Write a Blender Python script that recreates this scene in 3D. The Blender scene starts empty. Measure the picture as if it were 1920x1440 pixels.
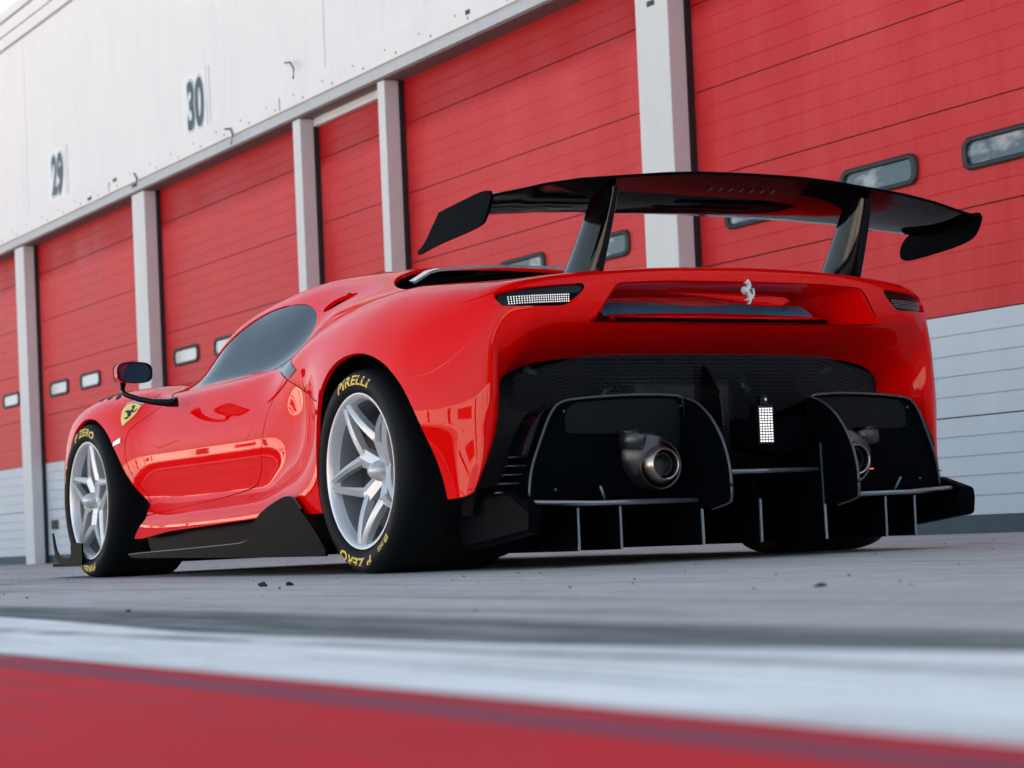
import bpy, bmesh, math, random
import numpy as np
from mathutils import Vector, Matrix
random.seed(7); rng = np.random.default_rng(7)
SC = bpy.context.scene
COL = SC.collection
R = math.radians

# ------------------------------------------------------------------ camera
FPX, YAW, PIT, ROL, CY, CH = 4100.0, R(29.4853), R(1.5794), R(-2.5006), 889.265, 0.1066
Fv = Vector((math.sin(YAW)*math.cos(PIT), math.cos(YAW)*math.cos(PIT), math.sin(PIT)))
R0 = Vector((math.cos(YAW), -math.sin(YAW), 0)); U0 = R0.cross(Fv)
Rv = R0*math.cos(ROL)+U0*math.sin(ROL); Uv = -R0*math.sin(ROL)+U0*math.cos(ROL)
cam = bpy.data.cameras.new('camera'); camo = bpy.data.objects.new('camera', cam); COL.objects.link(camo)
M = Matrix.Identity(4)
for i in range(3):
    M[i][0] = Rv[i]; M[i][1] = Uv[i]; M[i][2] = -Fv[i]
M[2][3] = CH
camo.matrix_world = M
cam.sensor_fit = 'HORIZONTAL'; cam.sensor_width = 36; cam.lens = FPX/1920*36
cam.shift_y = (CY-720)/1920
cam.clip_start = 0.05; cam.clip_end = 3000
cam.dof.use_dof = True; cam.dof.focus_distance = 7.4; cam.dof.aperture_fstop = 6.3
SC.camera = camo

# ------------------------------------------------------------------ light
SUN_EL, SUN_AZ = R(36), R(84)          # azimuth measured from +Y towards +X
w = bpy.data.worlds.new('World'); SC.world = w; w.use_nodes = True
nt = w.node_tree; nt.nodes.clear()
sky = nt.nodes.new('ShaderNodeTexSky'); sky.sky_type = 'NISHITA'; sky.sun_disc = False
sky.sun_elevation = SUN_EL; sky.sun_rotation = SUN_AZ
sky.air_density = .85; sky.dust_density = 1.6; sky.ozone_density = 1.0
bg = nt.nodes.new('ShaderNodeBackground'); bg.inputs[1].default_value = 0.08
wo = nt.nodes.new('ShaderNodeOutputWorld')
hs = nt.nodes.new('ShaderNodeHueSaturation'); hs.inputs['Saturation'].default_value = .68; hs.inputs['Hue'].default_value = .485
nt.links.new(sky.outputs[0], hs.inputs['Color']); nt.links.new(hs.outputs[0], bg.inputs[0]); nt.links.new(bg.outputs[0], wo.inputs[0])
sl = bpy.data.lights.new('sun', 'SUN'); sl.energy = 5.0; sl.angle = R(.6); sl.color = (1.0, .90, .77)
so = bpy.data.objects.new('sun', sl); COL.objects.link(so)
sd = Vector((math.sin(SUN_AZ)*math.cos(SUN_EL), math.cos(SUN_AZ)*math.cos(SUN_EL), math.sin(SUN_EL)))
so.rotation_euler = sd.to_track_quat('Z', 'Y').to_euler(); so.location = sd*40
SC.view_settings.view_transform = 'Standard'; SC.view_settings.look = 'None'
SC.view_settings.exposure = 2.05; SC.view_settings.gamma = 1
SC.view_settings.use_curve_mapping = False
SC.cycles.max_bounces = 8; SC.cycles.glossy_bounces = 5; SC.cycles.transparent_max_bounces = 8
SC.cycles.use_denoising = True

# ------------------------------------------------------------------ materials
def mat(name, col, rough=.5, metal=0, coat=0, coat_rough=.03, emit=None, estr=0, spec=.5, ior=None):
    m = bpy.data.materials.new(name); m.use_nodes = True
    b = m.node_tree.nodes['Principled BSDF']
    b.inputs['Base Color'].default_value = (*col, 1); b.inputs['Roughness'].default_value = rough
    b.inputs['Metallic'].default_value = metal; b.inputs['Coat Weight'].default_value = coat
    b.inputs['Coat Roughness'].default_value = coat_rough
    b.inputs['Specular IOR Level'].default_value = spec
    if emit: b.inputs['Emission Color'].default_value = (*emit, 1); b.inputs['Emission Strength'].default_value = estr
    return m
class NT:
    """tiny node helper"""
    def __init__(s, m): s.t = m.node_tree; s.b = s.t.nodes['Principled BSDF']
    def n(s, typ, **k):
        x = s.t.nodes.new(typ)
        for a, v in k.items():
            if a == 'inp':
                for i, val in v.items(): x.inputs[i].default_value = val
            else: setattr(x, a, v)
        return x
    def l(s, a, b): s.t.links.new(a, b)
    def coord(s, scale=(1, 1, 1), rot=(0, 0, 0)):
        c = s.n('ShaderNodeTexCoord'); m = s.n('ShaderNodeMapping'); m.inputs['Scale'].default_value = scale
        m.inputs['Rotation'].default_value = rot
        g = s.n('ShaderNodeNewGeometry')
        s.l(g.outputs['Position'], m.inputs['Vector']); return m.outputs[0]
    def noise(s, vec, scale, detail=4, rough=.6):
        x = s.n('ShaderNodeTexNoise'); x.inputs['Scale'].default_value = scale
        x.inputs['Detail'].default_value = detail; x.inputs['Roughness'].default_value = rough
        s.l(vec, x.inputs['Vector']); return x.outputs['Fac']
    def ramp(s, fac, stops):
        x = s.n('ShaderNodeValToRGB'); e = x.color_ramp.elements
        while len(e) < len(stops): e.new(.5)
        for q, (p, c) in zip(e, stops):
            q.position = p; q.color = (*c, 1) if isinstance(c, tuple) else (c, c, c, 1)
        s.l(fac, x.inputs[0]); return x.outputs[0]
    def mix(s, fac, a, b, mode='MIX'):
        x = s.n('ShaderNodeMix', data_type='RGBA', blend_type=mode)
        for i, v in ((0, fac), (6, a), (7, b)):
            if isinstance(v, (int, float)): x.inputs[i].default_value = v
            elif isinstance(v, tuple): x.inputs[i].default_value = (*v, 1)
            else: s.l(v, x.inputs[i])
        return x.outputs[2]
    def math(s, op, a, b=0, clamp=False):
        x = s.n('ShaderNodeMath', operation=op, use_clamp=clamp)
        for i, v in ((0, a), (1, b)):
            if isinstance(v, (int, float)): x.inputs[i].default_value = v
            else: s.l(v, x.inputs[i])
        return x.outputs[0]
    def sep(s, vec):
        x = s.n('ShaderNodeSeparateXYZ'); s.l(vec, x.inputs[0]); return x.outputs
    def bump(s, h, strength=.2, dist=.01):
        x = s.n('ShaderNodeBump'); x.inputs['Strength'].default_value = strength; x.inputs['Distance'].default_value = dist
        s.l(h, x.inputs['Height']); s.l(x.outputs[0], s.b.inputs['Normal'])

# asphalt / concrete of the pit lane
m_ground = mat('pit_lane_concrete', (.3, .32, .33), .85, spec=.2)
k = NT(m_ground); v1 = k.coord(); v2 = k.coord((1, .06, 1)); v3 = k.coord((1.6, .25, 1), (0, 0, R(14)))
fine = k.noise(v1, 260, 3, .7); mid = k.noise(v1, 9, 5, .6); big = k.noise(v1, .7, 4, .6)
streak = k.noise(v2, 7, 6, .65); skid = k.noise(v3, 2.2, 5, .7)
c = k.ramp(big, [(.3, (.46, .46, .445)), (.7, (.56, .555, .53))])
c = k.mix(k.ramp(mid, [(.38, 0.0), (.62, 1.0)]), c, k.mix(1.0, c, (.86, .87, .88), 'MULTIPLY'))
c = k.mix(k.math('MULTIPLY', k.ramp(k.noise(k.coord((1, .5, 1)), 45, 4, .75), [(.50, 0.0), (.70, 1.0)]), .45), c, (.24, .245, .24))
c = k.mix(k.ramp(fine, [(.32, 1.0), (.48, 0.0)]), c, (.20, .20, .195))
c = k.mix(k.math('MULTIPLY', k.ramp(streak, [(.50, 0.0), (.72, 1.0)]), .65), c, (.15, .16, .16))
c = k.mix(k.math('MULTIPLY', k.ramp(skid, [(.56, 0.0), (.66, 1.0)]), .6), c, (.13, .14, .145))
# band of laid rubber / tar beside the white line
px = k.sep(v1)[0]
wob = k.math('MULTIPLY', k.math('SUBTRACT', k.noise(k.coord((.4, .35, 1)), 3, 4), .5), .12)
pxx = k.math('ADD', px, wob)
band = k.ramp(k.math('MULTIPLY', pxx, .5), [(.48, 0.0), (.50, 1.0), (.66, .9), (.70, 0.0)])
tar = k.math('MULTIPLY', band, k.ramp(k.noise(k.coord((3.2, .16, 1)), 7, 5, .7), [(.34, .35), (.58, 1.0)]), True)
c = k.mix(tar, c, (.035, .058, .064))
k.l(c, k.b.inputs['Base Color'])
k.bump(k.math('ADD', fine, k.math('MULTIPLY', mid, 1.0)), .22, .002)
rr = k.ramp(mid, [(.3, .62), (.7, .9)]); k.l(rr, k.b.inputs['Roughness'])

def paint_mat(name, col, wearcol, lo, hi, alpha=True, scale=1.0):
    m = mat(name, col, .75, spec=.12); k = NT(m)
    v = k.coord(); vs = k.coord((4.5, .10, 1))
    n1 = k.noise(vs, 9*scale, 6, .7); n2 = k.noise(v, 60, 4, .65); n3 = k.noise(v, 3, 4, .6)
    f = k.math('ADD', k.math('MULTIPLY', n1, .85), k.math('MULTIPLY', n2, .15))
    wear = k.ramp(f, [(lo, 1.0), (hi, 0.0)])
    c = k.mix(k.ramp(n3, [(.35, 0.0), (.65, 1.0)]), col, tuple(x*.86 for x in col))
    c = k.mix(wear, c, wearcol)
    k.l(c, k.b.inputs['Base Color']); k.bump(n2, .15, .001)
    return m, k, wear
m_white, kw, wearw = paint_mat('white_line_paint', (.85, .87, .86), (.22, .24, .23), .37, .48)
m_red, kr, _ = paint_mat('red_ground_paint', (.62, .008, .017), (.26, .05, .065), .34, .48)
# a tyre mark lying along the red area
xr = kr.sep(kr.coord())[0]
wr = kr.math('MULTIPLY', kr.math('SUBTRACT', kr.noise(kr.coord((.3, .5, 1)), 2, 3), .5), .05)
dx = kr.math('ABSOLUTE', kr.math('SUBTRACT', kr.math('ADD', xr, wr), .62))
mark = kr.ramp(dx, [(.012, .85), (.036, 0.0)])
old = kr.b.inputs['Base Color'].links[0].from_socket
kr.l(kr.mix(mark, old, (.13, .06, .10)), kr.b.inputs['Base Color'])
ks = kw.sep(kw.coord()); wx_ = kw.math('ADD', ks[0], kw.math('MULTIPLY', ks[1], .05)); dy = kw.math('ABSOLUTE', kw.math('SUBTRACT', kw.math('ADD', wx_, kw.math('MULTIPLY', kw.math('SUBTRACT', kw.noise(kw.coord((.4, .4, 1)), 3, 4), .5), .03)), 1.04))
sm = kw.math('MULTIPLY', kw.ramp(dy, [(.010, 1.0), (.034, 0.0)]), kw.ramp(kw.noise(kw.coord((1, .5, 1)), 8, 5), [(.35, .2), (.6, 1.0)]))
old = kw.b.inputs['Base Color'].links[0].from_socket
kw.l(kw.mix(sm, old, (.15, .16, .165)), kw.b.inputs['Base Color'])

# garage door steel, sun-faded
def door_mat(name, base, faded, dirt):
    m = mat(name, base, .5, spec=.2); k = NT(m)
    v = k.coord((1, 1, 1)); vs = k.coord((1, 1.7, .6)); vf = k.coord((1, 14, 1.3))
    n = k.noise(vs, .9, 5, .55); s = k.noise(vf, 1.6, 5, .6); f = k.noise(v, 90, 2)
    a = k.math('ADD', k.math('MULTIPLY', n, .80), k.math('MULTIPLY', s, .20))
    fade = k.ramp(a, [(.36, 0.1), (.66, 1.0)])
    # no fade and a darker base in the strip under the roof beam
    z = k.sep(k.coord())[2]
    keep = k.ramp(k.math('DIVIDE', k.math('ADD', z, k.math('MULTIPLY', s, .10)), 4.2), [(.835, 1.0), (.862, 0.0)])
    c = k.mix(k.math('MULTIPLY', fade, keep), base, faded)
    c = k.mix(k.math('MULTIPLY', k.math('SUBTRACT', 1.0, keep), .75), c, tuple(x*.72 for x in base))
    c = k.mix(k.ramp(k.noise(vf, 3.3, 6, .75), [(.62, 0.0), (.8, .35)]), c, dirt)
    k.l(c, k.b.inputs['Base Color'])
    k.l(k.ramp(n, [(.3, .38), (.7, .62)]), k.b.inputs['Roughness'])
    k.bump(k.math('ADD', k.math('MULTIPLY', f, .25), n), .12, .01)
    return m
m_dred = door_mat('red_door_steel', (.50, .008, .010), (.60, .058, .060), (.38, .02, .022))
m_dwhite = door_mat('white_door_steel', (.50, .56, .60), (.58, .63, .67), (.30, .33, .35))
def wall_mat(name, col, dirt, amt=.5):
    m = mat(name, col, .6); k = NT(m)
    n = k.noise(k.coord((1, 1.2, .5)), 1.0, 6, .65); s = k.noise(k.coord((1, 9, .7)), 1.4, 6, .7)
    a = k.math('MULTIPLY', n, s)
    c = k.mix(k.math('MULTIPLY', k.ramp(a, [(.20, 0.0), (.42, 1.0)]), amt), col, dirt)
    k.l(c, k.b.inputs['Base Color']); k.bump(n, .08, .01)
    return m
m_fascia = wall_mat('white_fascia', (.76, .755, .74), (.66, .66, .67))
m_column = wall_mat('painted_column', (.62, .64, .63), (.52, .54, .54), .4)
m_beam = wall_mat('beam_metal', (.47, .50, .51), (.36, .38, .39), .5)
m_soffit = wall_mat('soffit', (.16, .12, .12), (.10, .08, .08), .5)
m_rub = mat('black_rubber', (.012, .014, .017), .55)
m_base = wall_mat('rubber_sweep', (.02, .055, .075), (.03, .07, .08))
m_num = mat('number_paint', (.006, .025, .045), .4)
m_plate = mat('number_plate', (.77, .79, .78), .5)
m_pane = mat('door_pane', (.30, .34, .35), .12, spec=.8)
k = NT(m_pane); k.l(k.ramp(k.noise(k.coord((1, 1.5, 3)), 2.2, 3), [(.50, (.03, .06, .07)), (.62, (.30, .32, .32))]), k.b.inputs['Base Color'])  # pale blobs in the colour stand in for reflections on the panes
m_pane2 = mat('door_pane_bright', (.62, .64, .62), .15, spec=.8)
m_dark = mat('dark_void', (.008, .008, .01), .8)
m_hazewall = wall_mat('opposite_wall', (.85, .78, .70), (.7, .62, .52))
m_fence = mat('galvanised', (.35, .36, .37), .4, .6)
m_winA = mat('opposite_glass', (.03, .04, .05), .1)
m_grass = mat('runoff_grass', (.06, .08, .03), .9)

# car materials
m_paint = mat('red_car_paint', (.86, .002, .0015), .45, 0, .62, .012, spec=0)
m_blk = mat('satin_black_carbon', (.004, .005, .007), .36, 0, 0, spec=.12)
k = NT(m_blk); nn = k.noise(k.coord(), 420, 2, .5)
k.l(k.mix(k.ramp(nn, [(.4, 0.0), (.7, 1.0)]), (.001, .002, .0032), (.0026, .0042, .006)), k.b.inputs['Base Color'])
m_gloss = mat('gloss_black', (.002, .003, .0045), .07, spec=.28)
m_glass = mat('tinted_glass', (.002, .022, .034), .03, spec=.5)
m_tyre = mat('tyre_rubber', (.007, .009, .011), .55, spec=.2)
k = NT(m_tyre); k.bump(k.noise(k.coord(), 300, 3), .15, .002)
m_rim = mat('silver_wheel', (.66, .68, .69), .36, .5)
m_rimd = mat('wheel_inner', (.26, .29, .32), .4, .5)
m_disc = mat('brake_disc', (.05, .05, .055), .5, .5)
m_yel = mat('yellow_lettering', (.80, .60, .12), .6)
m_shy = mat('shield_yellow', (.90, .68, .10), .25, 0, 1, .03)
m_sil = mat('bright_metal', (.72, .74, .76), .22, 1)
m_bar = mat('lit_carbon_edge', (.24, .28, .31), .2, .6)  # paler than the carbon, edge highlights put into the colour
m_horse = mat('polished_emblem', (.72, .78, .80), .3, .25)
m_exh = mat('titanium_exhaust', (.50, .43, .37), .28, 1)
m_pipe = mat('exhaust_pipe', (.10, .10, .105), .35, .9)
for q_, i_ in ((m_blk, 1.12), (m_tyre, 1.2), (m_gloss, 1.34)): q_.node_tree.nodes['Principled BSDF'].inputs['IOR'].default_value = i_; q_.node_tree.nodes['Principled BSDF'].inputs['Specular IOR Level'].default_value = .5
m_blk.node_tree.nodes['Principled BSDF'].inputs['Specular IOR Level'].default_value = .15
m_glass.node_tree.nodes['Principled BSDF'].inputs['IOR'].default_value = 1.27; m_glass.node_tree.nodes['Principled BSDF'].inputs['Coat Weight'].default_value = 0
m_paint.node_tree.nodes['Principled BSDF'].inputs['Coat IOR'].default_value = 1.42
m_mesh = mat('grille_mesh', (.028, .034, .042), .35, .3)
m_strut = mat('blue_grey_strut', (.12, .24, .32), .4, .3)
m_led = mat('led', (.9, .9, .9), .3, emit=(1, .97, .95), estr=.28)
m_leddim = mat('led_dim', (.25, .27, .29), .25, .3)  # dimmer copy for the right lamp, seen at a slant
m_ledr = mat('red_strip', (.8, .08, .04), .3, emit=(1, .12, .05), estr=.3)
m_mirror = mat('mirror_glass', (.01, .03, .07), .02, 0, 1, 0, spec=1)
m_bluew = mat('rear_glass', (.02, .50, .98), .05, 0, 1, .0, spec=.9)  # blue of the reflected sky is put into the base colour
m_debris = mat('rubber_crumb', (.015, .015, .016), .8)
m_liner = mat('wheelhouse_liner', (.006, .006, .007), .8)

# ------------------------------------------------------------------ object helpers
def obj(name, me, m=None, parent=None, smooth=False, **props):
    o = bpy.data.objects.new(name, me); COL.objects.link(o)
    if m is not None:
        for q in (m if isinstance(m, (list, tuple)) else [m]): me.materials.append(q)
    if smooth:
        me.polygons.foreach_set('use_smooth', [True]*len(me.polygons))
    if parent: o.parent = parent
    for a, b in props.items(): o[a] = b
    return o
def me_from(V, F, name='mesh'):
    me = bpy.data.meshes.new(name); me.from_pydata([tuple(map(float, v)) for v in V], [], [tuple(int(i) for i in f) for f in F]); me.update(); return me
def thing(name, label, cat, loc=(0, 0, 0), group=None):
    o = bpy.data.objects.new(name, None); COL.objects.link(o); o.location = loc
    o['label'] = label; o['category'] = cat
    if group: o['group'] = group
    return o
def box_vf(x0, x1, y0, y1, z0, z1):
    V = [(x, y, z) for z in (z0, z1) for y in (y0, y1) for x in (x0, x1)]
    return V, [(0, 2, 3, 1), (4, 5, 7, 6), (0, 1, 5, 4), (2, 6, 7, 3), (0, 4, 6, 2), (1, 3, 7, 5)]
class MB:
    def __init__(s): s.V = []; s.F = []
    def add(s, V, F): o = len(s.V); s.V += list(V); s.F += [tuple(i+o for i in f) for f in F]; return s
    def box(s, *a): return s.add(*box_vf(*a))
    def tube(s, pts, r, n=10, cap=True, sx=1.0):
        pts = [Vector(p) for p in pts]; rs = r if isinstance(r, (list, tuple)) else [r]*len(pts)
        V = []; F = []; up = Vector((0, 0, 1))
        for i, p in enumerate(pts):
            t = (pts[min(i+1, len(pts)-1)]-pts[max(i-1, 0)]).normalized()
            a = t.cross(up)
            if a.length < 1e-3: a = t.cross(Vector((0, 1, 0)))
            a.normalize(); b = a.cross(t)
            for q in range(n):
                g = 2*math.pi*q/n; V.append(tuple(p+a*math.cos(g)*rs[i]*sx+b*math.sin(g)*rs[i]))
        for i in range(len(pts)-1):
            for q in range(n): F.append((i*n+q, i*n+(q+1) % n, (i+1)*n+(q+1) % n, (i+1)*n+q))
        if cap: F += [tuple(range(n))[::-1], tuple((len(pts)-1)*n+q for q in range(n))]
        return s.add(V, F)
    def lathe(s, prof, n=64, axis='x', c=(0, 0, 0)):
        V = []; F = []; m = len(prof)
        for q in range(n):
            g = 2*math.pi*q/n; cg, sg = math.cos(g), math.sin(g)
            for a, r in prof:
                if axis == 'x': V.append((c[0]+a, c[1]+r*cg, c[2]+r*sg))
                elif axis == 'y': V.append((c[0]+r*cg, c[1]+a, c[2]+r*sg))
        for q in range(n):
            for i in range(m-1): F.append((q*m+i, ((q+1) % n)*m+i, ((q+1) % n)*m+i+1, q*m+i+1))
        return s.add(V, F)
    def poly(s, pts, off):
        """polygon (list of 3d points) given thickness by the vector off"""
        n = len(pts); off = Vector(off); a = [Vector(p)-off/2 for p in pts]; b = [Vector(p)+off/2 for p in pts]
        return s.add([tuple(p) for p in a+b], [tuple(range(n))[::-1], tuple(range(n, 2*n))]+[(i, (i+1) % n, n+(i+1) % n, n+i) for i in range(n)])
    def build(s, name, m, parent=None, smooth=False, bevel=0, autosmooth=None, off=(0, 0, 0), **p):
        V = [(a-off[0], b-off[1], c-off[2]) for a, b, c in s.V] if any(off) else s.V
        me = me_from(V, s.F); bm = bmesh.new(); bm.from_mesh(me); bmesh.ops.recalc_face_normals(bm, faces=bm.faces)
        if smooth and autosmooth:
            for e in bm.edges:
                if len(e.link_faces) == 2 and e.calc_face_angle(0) > autosmooth: e.smooth = False
        bm.to_mesh(me); bm.free()
        o = obj(name, me, m, parent, smooth, **p)
        if bevel:
            b = o.modifiers.new('b', 'BEVEL'); b.width = bevel; b.segments = 2; b.limit_method = 'ANGLE'; b.angle_limit = R(40); b.harden_normals = False
        return o
def text_mesh(txt, size=1.0, bold=0.0, shear=0.0, space=1.0, extr=0.0, res=3):
    cu = bpy.data.curves.new('t', 'FONT'); cu.body = txt; cu.size = size; cu.offset = bold; cu.shear = shear
    cu.space_character = space; cu.extrude = extr; cu.resolution_u = res; cu.align_x = 'CENTER'
    o = bpy.data.objects.new('t', cu); COL.objects.link(o)
    dg = bpy.context.evaluated_depsgraph_get(); me = bpy.data.meshes.new_from_object(o.evaluated_get(dg))
    COL.objects.unlink(o); bpy.data.objects.remove(o); me.materials.clear()
    return me

# ------------------------------------------------------------------ ground
def sheet(name, x0, x1, y0, y1, z, m, edge=0, n=2, **p):
    V = [(x0, y0, z), (x1, y0, z), (x1, y1, z), (x0, y1, z)]
    if edge:
        ys = np.linspace(y0, y1, n); L = []; Rr = []
        for y in ys: L.append((x0, y, z)); Rr.append(((x1 if x1 < .9 else float(np.interp(y, [0, 1.2, 1.8, 2.6, 3.7, 60], [1.15, 1.13, 1.01, 1.0, 1.09, 1.09])))+edge*(math.sin(y*1.7)+.5*math.sin(y*4.1+1)), y, z))
        V = L+Rr; F = [(i, n+i, n+i+1, i+1) for i in range(n-1)]
    else: F = [(0, 1, 2, 3)]
    o = obj(name, me_from(V, F), m, **p); return o
sheet('ground', -600, 600, -600, 900, 0, m_ground, kind='structure')
sheet('red_painted_ground', -3.2, .675, -6, 60, .0015, m_red, .008, 600, kind='structure')
sheet('white_painted_line', .68, 1.10, -6, 60, .0025, m_white, .010, 600, kind='structure')
# ------------------------------------------------------------------ pit building
XF, XC = 8.274, 8.09
BLD = thing('pit_garage_building', 'long white pit garage building with red roller doors behind the car', 'building', (XF, 16, 0))
OB = (XF, 16, 0)
cols = [(3.6, 4.0), (7.6, 8.0), (11.95, 12.34), (16.18, 16.31), (17.90, 18.065), (21.98, 22.355), (26.30, 26.66), (30.6, 30.98), (34.9, 35.3), (39.2, 39.6)]
for a, b in cols:
    MB().box(XC, XF-.05, a, b, 0.0, 3.928).build('column', m_column, BLD, bevel=.006, off=OB)
    MB().box(XF-.049, XF-.005, a-.006, b+.006, 0.0, 3.928).build('door_gasket', m_rub, BLD, off=OB)
bays = [(4.0, 7.6), (8.0, 11.95), (12.34, 16.18), (16.31, 17.90), (18.065, 21.98), (22.355, 26.30), (26.66, 30.6), (30.98, 34.9), (35.3, 39.2)]
PJ = [.100, .658, 1.238, 1.820, 2.400, 2.982, 3.565, 4.12]
def panel_mesh(W, z0, z1, nrib=5, gd=.0022, gw=.005):
    """ribbed sectional panel, front towards -X, local origin at its lower corner"""
    h = z1-z0; g = .003; prof = [(.03, g), (0, g+.001)]
    for i in range(1, nrib):
        c_ = h*i/nrib; prof += [(0, c_-gw), (gd, c_-gw*.3), (gd, c_+gw*.3), (0, c_+gw)]
    prof += [(0, h-g-.001), (.03, h-g)]
    V = [(x, y, z) for y in (0, W) for x, z in prof]; n = len(prof)
    F = [(i, i+1, n+i+1, n+i) for i in range(n-1)]+[tuple(range(n))[::-1], tuple(range(n, 2*n))]
    return V, F
PC = {}
def rounded(y0, y1, z0, z1, r, n=6):
    P = []
    for cy, cz, a0 in ((y1-r, z1-r, 0), (y0+r, z1-r, 90), (y0+r, z0+r, 180), (y1-r, z0+r, 270)):
        for i in range(n+1):
            a = R(a0+90*i/n); P.append((cy+r*math.cos(a), cz+r*math.sin(a)))
    return P
WINY = {1: [8.98, 10.08, 11.29], 2: [13.16, 14.33, 15.50], 4: [19.10, 20.24, 21.38], 5: [23.30, 24.47, 25.64], 6: [27.62, 28.79, 29.7], 0: [5, 6.2], 7: [32, 33.1], 8: []}
for bi, (a, b) in enumerate(bays):
    D = bpy.data.objects.new('garage_door', None); COL.objects.link(D); D.parent = BLD; D.location = (0, (a+b)/2-16, 0)
    od = (XF, (a+b)/2, 0)
    W = b-a-.004
    for pi in range(7):
        z0, z1 = PJ[pi], PJ[pi+1]; key = (round(W, 3), round(z1-z0, 3), pi < 2)
        if key not in PC:
            V, F = panel_mesh(W, z0, z1, 5, *((.009, .0045) if pi < 2 else (.0022, .005))); me = me_from(V, F); me.materials.append(m_dwhite if pi < 2 else m_dred); PC[key] = me
        o = obj('door_panel', PC[key], None, D); o.location = (0.0008*((pi*7+bi*3) % 3), a+.002-(a+b)/2, z0)
    # the dark void behind the joints and the sweep along the ground
    MB().box(XF+.012, XF+.028, a, b, .09, 4.1).build('door_backing', m_dark, D, off=od)
    MB().box(XF-.004, XF+.010, a+.003, b-.003, 0.0, .100).build('bottom_seal', m_base, D, off=od)
    for yc in WINY.get(bi, []):
        if bi == 3: continue
        hw, z0, z1 = .355, 2.022, 2.208
        P = rounded(yc-hw, yc+hw, z0, z1, .07); Q = rounded(yc-hw+.035, yc+hw-.035, z0+.03, z1-.03, .045)
        mb = MB(); n = len(P)
        V = [(XF-.018, y, z) for y, z in P]+[(XF-.022, y*.98+yc*.02, z) for y, z in Q]+[(XF+.002, y, z) for y, z in P]+[(XF+.001, y, z) for y, z in Q]
        F = []
        for i in range(n):
            j = (i+1) % n; F += [(i, j, n+j, n+i), (i, 2*n+i, 2*n+j, j), (n+i, n+j, 3*n+j, 3*n+i)]
        mb.add(V, F).build('window_frame', m_rub, D, True, off=od)
        MB().poly([(XF-.0045, y, z) for y, z in rounded(yc-hw+.034, yc+hw-.034, z0+.029, z1-.029, .045)], (.003, 0, 0)).build('window_pane', m_pane2 if yc > 19 else m_pane, D, off=od)
    if bi == 5:
        MB().box(XF-.012, XF-.001, 25.88, 26.13, .415, .53).build('lock_plate', m_rub, D, off=od)
    if bi == 3:
        MB().box(XF-.05, XF-.002, a, b, 3.86, 3.93).build('door_lintel', m_column, D, off=od)
# beam, soffit and fascia (each piece butted or a little proud)
MB().box(XC-.03, XF+.30, 2, 45, 3.945, 4.035).build('beam_edge', m_beam, BLD, off=OB)
MB().box(XC-.012, XF+.02, 2, 45, 3.930, 3.944).build('soffit', m_soffit, BLD, off=OB)
MB().box(XC-.055, XF+.30, 2, 45, 4.036, 4.172).build('ledge', m_fascia, BLD, bevel=.004, off=OB)
MB().box(XC-.040, XF+.30, 2, 45, 4.176, 4.262).build('ledge', m_fascia, BLD, bevel=.004, off=OB)
fy = [2, 8.6, 17.31, 26.0, 34.7, 45]
for a, b in zip(fy[:-1], fy[1:]):
    MB().box(XC, XF+.30, a+.008, b-.008, 4.266, 6.44).build('fascia_panel', m_fascia, BLD, bevel=.006, off=OB)
MB().box(XC+.02, XF+.29, 2, 45, 4.2, 6.60).build('fascia_backing', mat('joint_grey', (.42, .44, .45), .7), BLD, off=OB)
MB().box(XC-.03, XF+.30, 2, 45, 6.462, 6.60).build('parapet_trim', m_fascia, BLD, bevel=.004, off=OB)
MB().box(XC-.045, XF+.30, 2, 45, 6.61, 6.76).build('parapet_trim', m_fascia, BLD, bevel=.004, off=OB)
MB().box(XC+.03, XF+.32, 2, 45, 6.77, 6.80).build('parapet_strip', mat('parapet_brown', (.38, .24, .10), .7), BLD, off=OB)
MB().box(XC-.03, XF+.32, 2, 45, 6.81, 6.93).build('parapet_cap', m_fascia, BLD, bevel=.004, off=OB)
# gallery rail block on the roof edge near the far corner
MB().box(XC, XF+.6, 2, 26.0, 6.935, 7.9).build('roof_parapet', m_fascia, BLD, off=OB)
MB().box(XF+.05, XF+12, -45, 60, 0.0, 6.9).build('wall', m_fascia, BLD, off=OB)
MB().box(XF+.33, XF+12, -45, 26.0, 6.93, 7.9).build('roof_storey', m_fascia, BLD, off=OB)
# rail joints, fixing holes, cable stubs
for y in (13.1, 18.2, 22.9, 27.4, 31.5): MB().box(XC-.0575, XC-.05, y, y+.012, 4.05, 4.168).build('ledge_joint', m_rub, BLD, off=OB)
for y, z, s in ((22.65, 4.155, .12), (23.5, 4.085, .14), (22.1, 4.01, .14), (14.55, 4.12, .07), (12.1, 3.62, .09), (8.9, 4.1, .08)):
    x = XC-.058 if z > 4.04 else (XC-.033 if z > 3.9 else XC-.003)
    MB().box(x, x+.006, y, y+s, z-.018, z+.018).build('drain_slot', m_rub, BLD, off=OB)
hb = MB()
for y in np.arange(9, 29, .62):
    hb.box(XC-.0575, XC-.05, y, y+.018, 4.065, 4.083)
    hb.box(XC-.0575, XC-.05, y+.2, y+.216, 4.13, 4.142)
hb.build('rivet_row', m_rub, BLD, kind='stuff', off=OB)
def wire(pts): MB().tube([(XC-.07, y, z) for y, z in pts], .008, 6).build('cable_stub', m_rub, BLD, True, off=OB)
wire([(17.85, 4.27), (17.83, 4.36), (17.9, 4.43), (18.02, 4.45)])
wire([(19.35, 3.95), (19.30, 4.03), (19.36, 4.10), (19.5, 4.12)])
wire([(22.0, 3.97), (21.98, 4.05), (22.06, 4.12)])
wire([(28.6, 4.2), (28.5, 4.35), (28.42, 4.5)])
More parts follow.
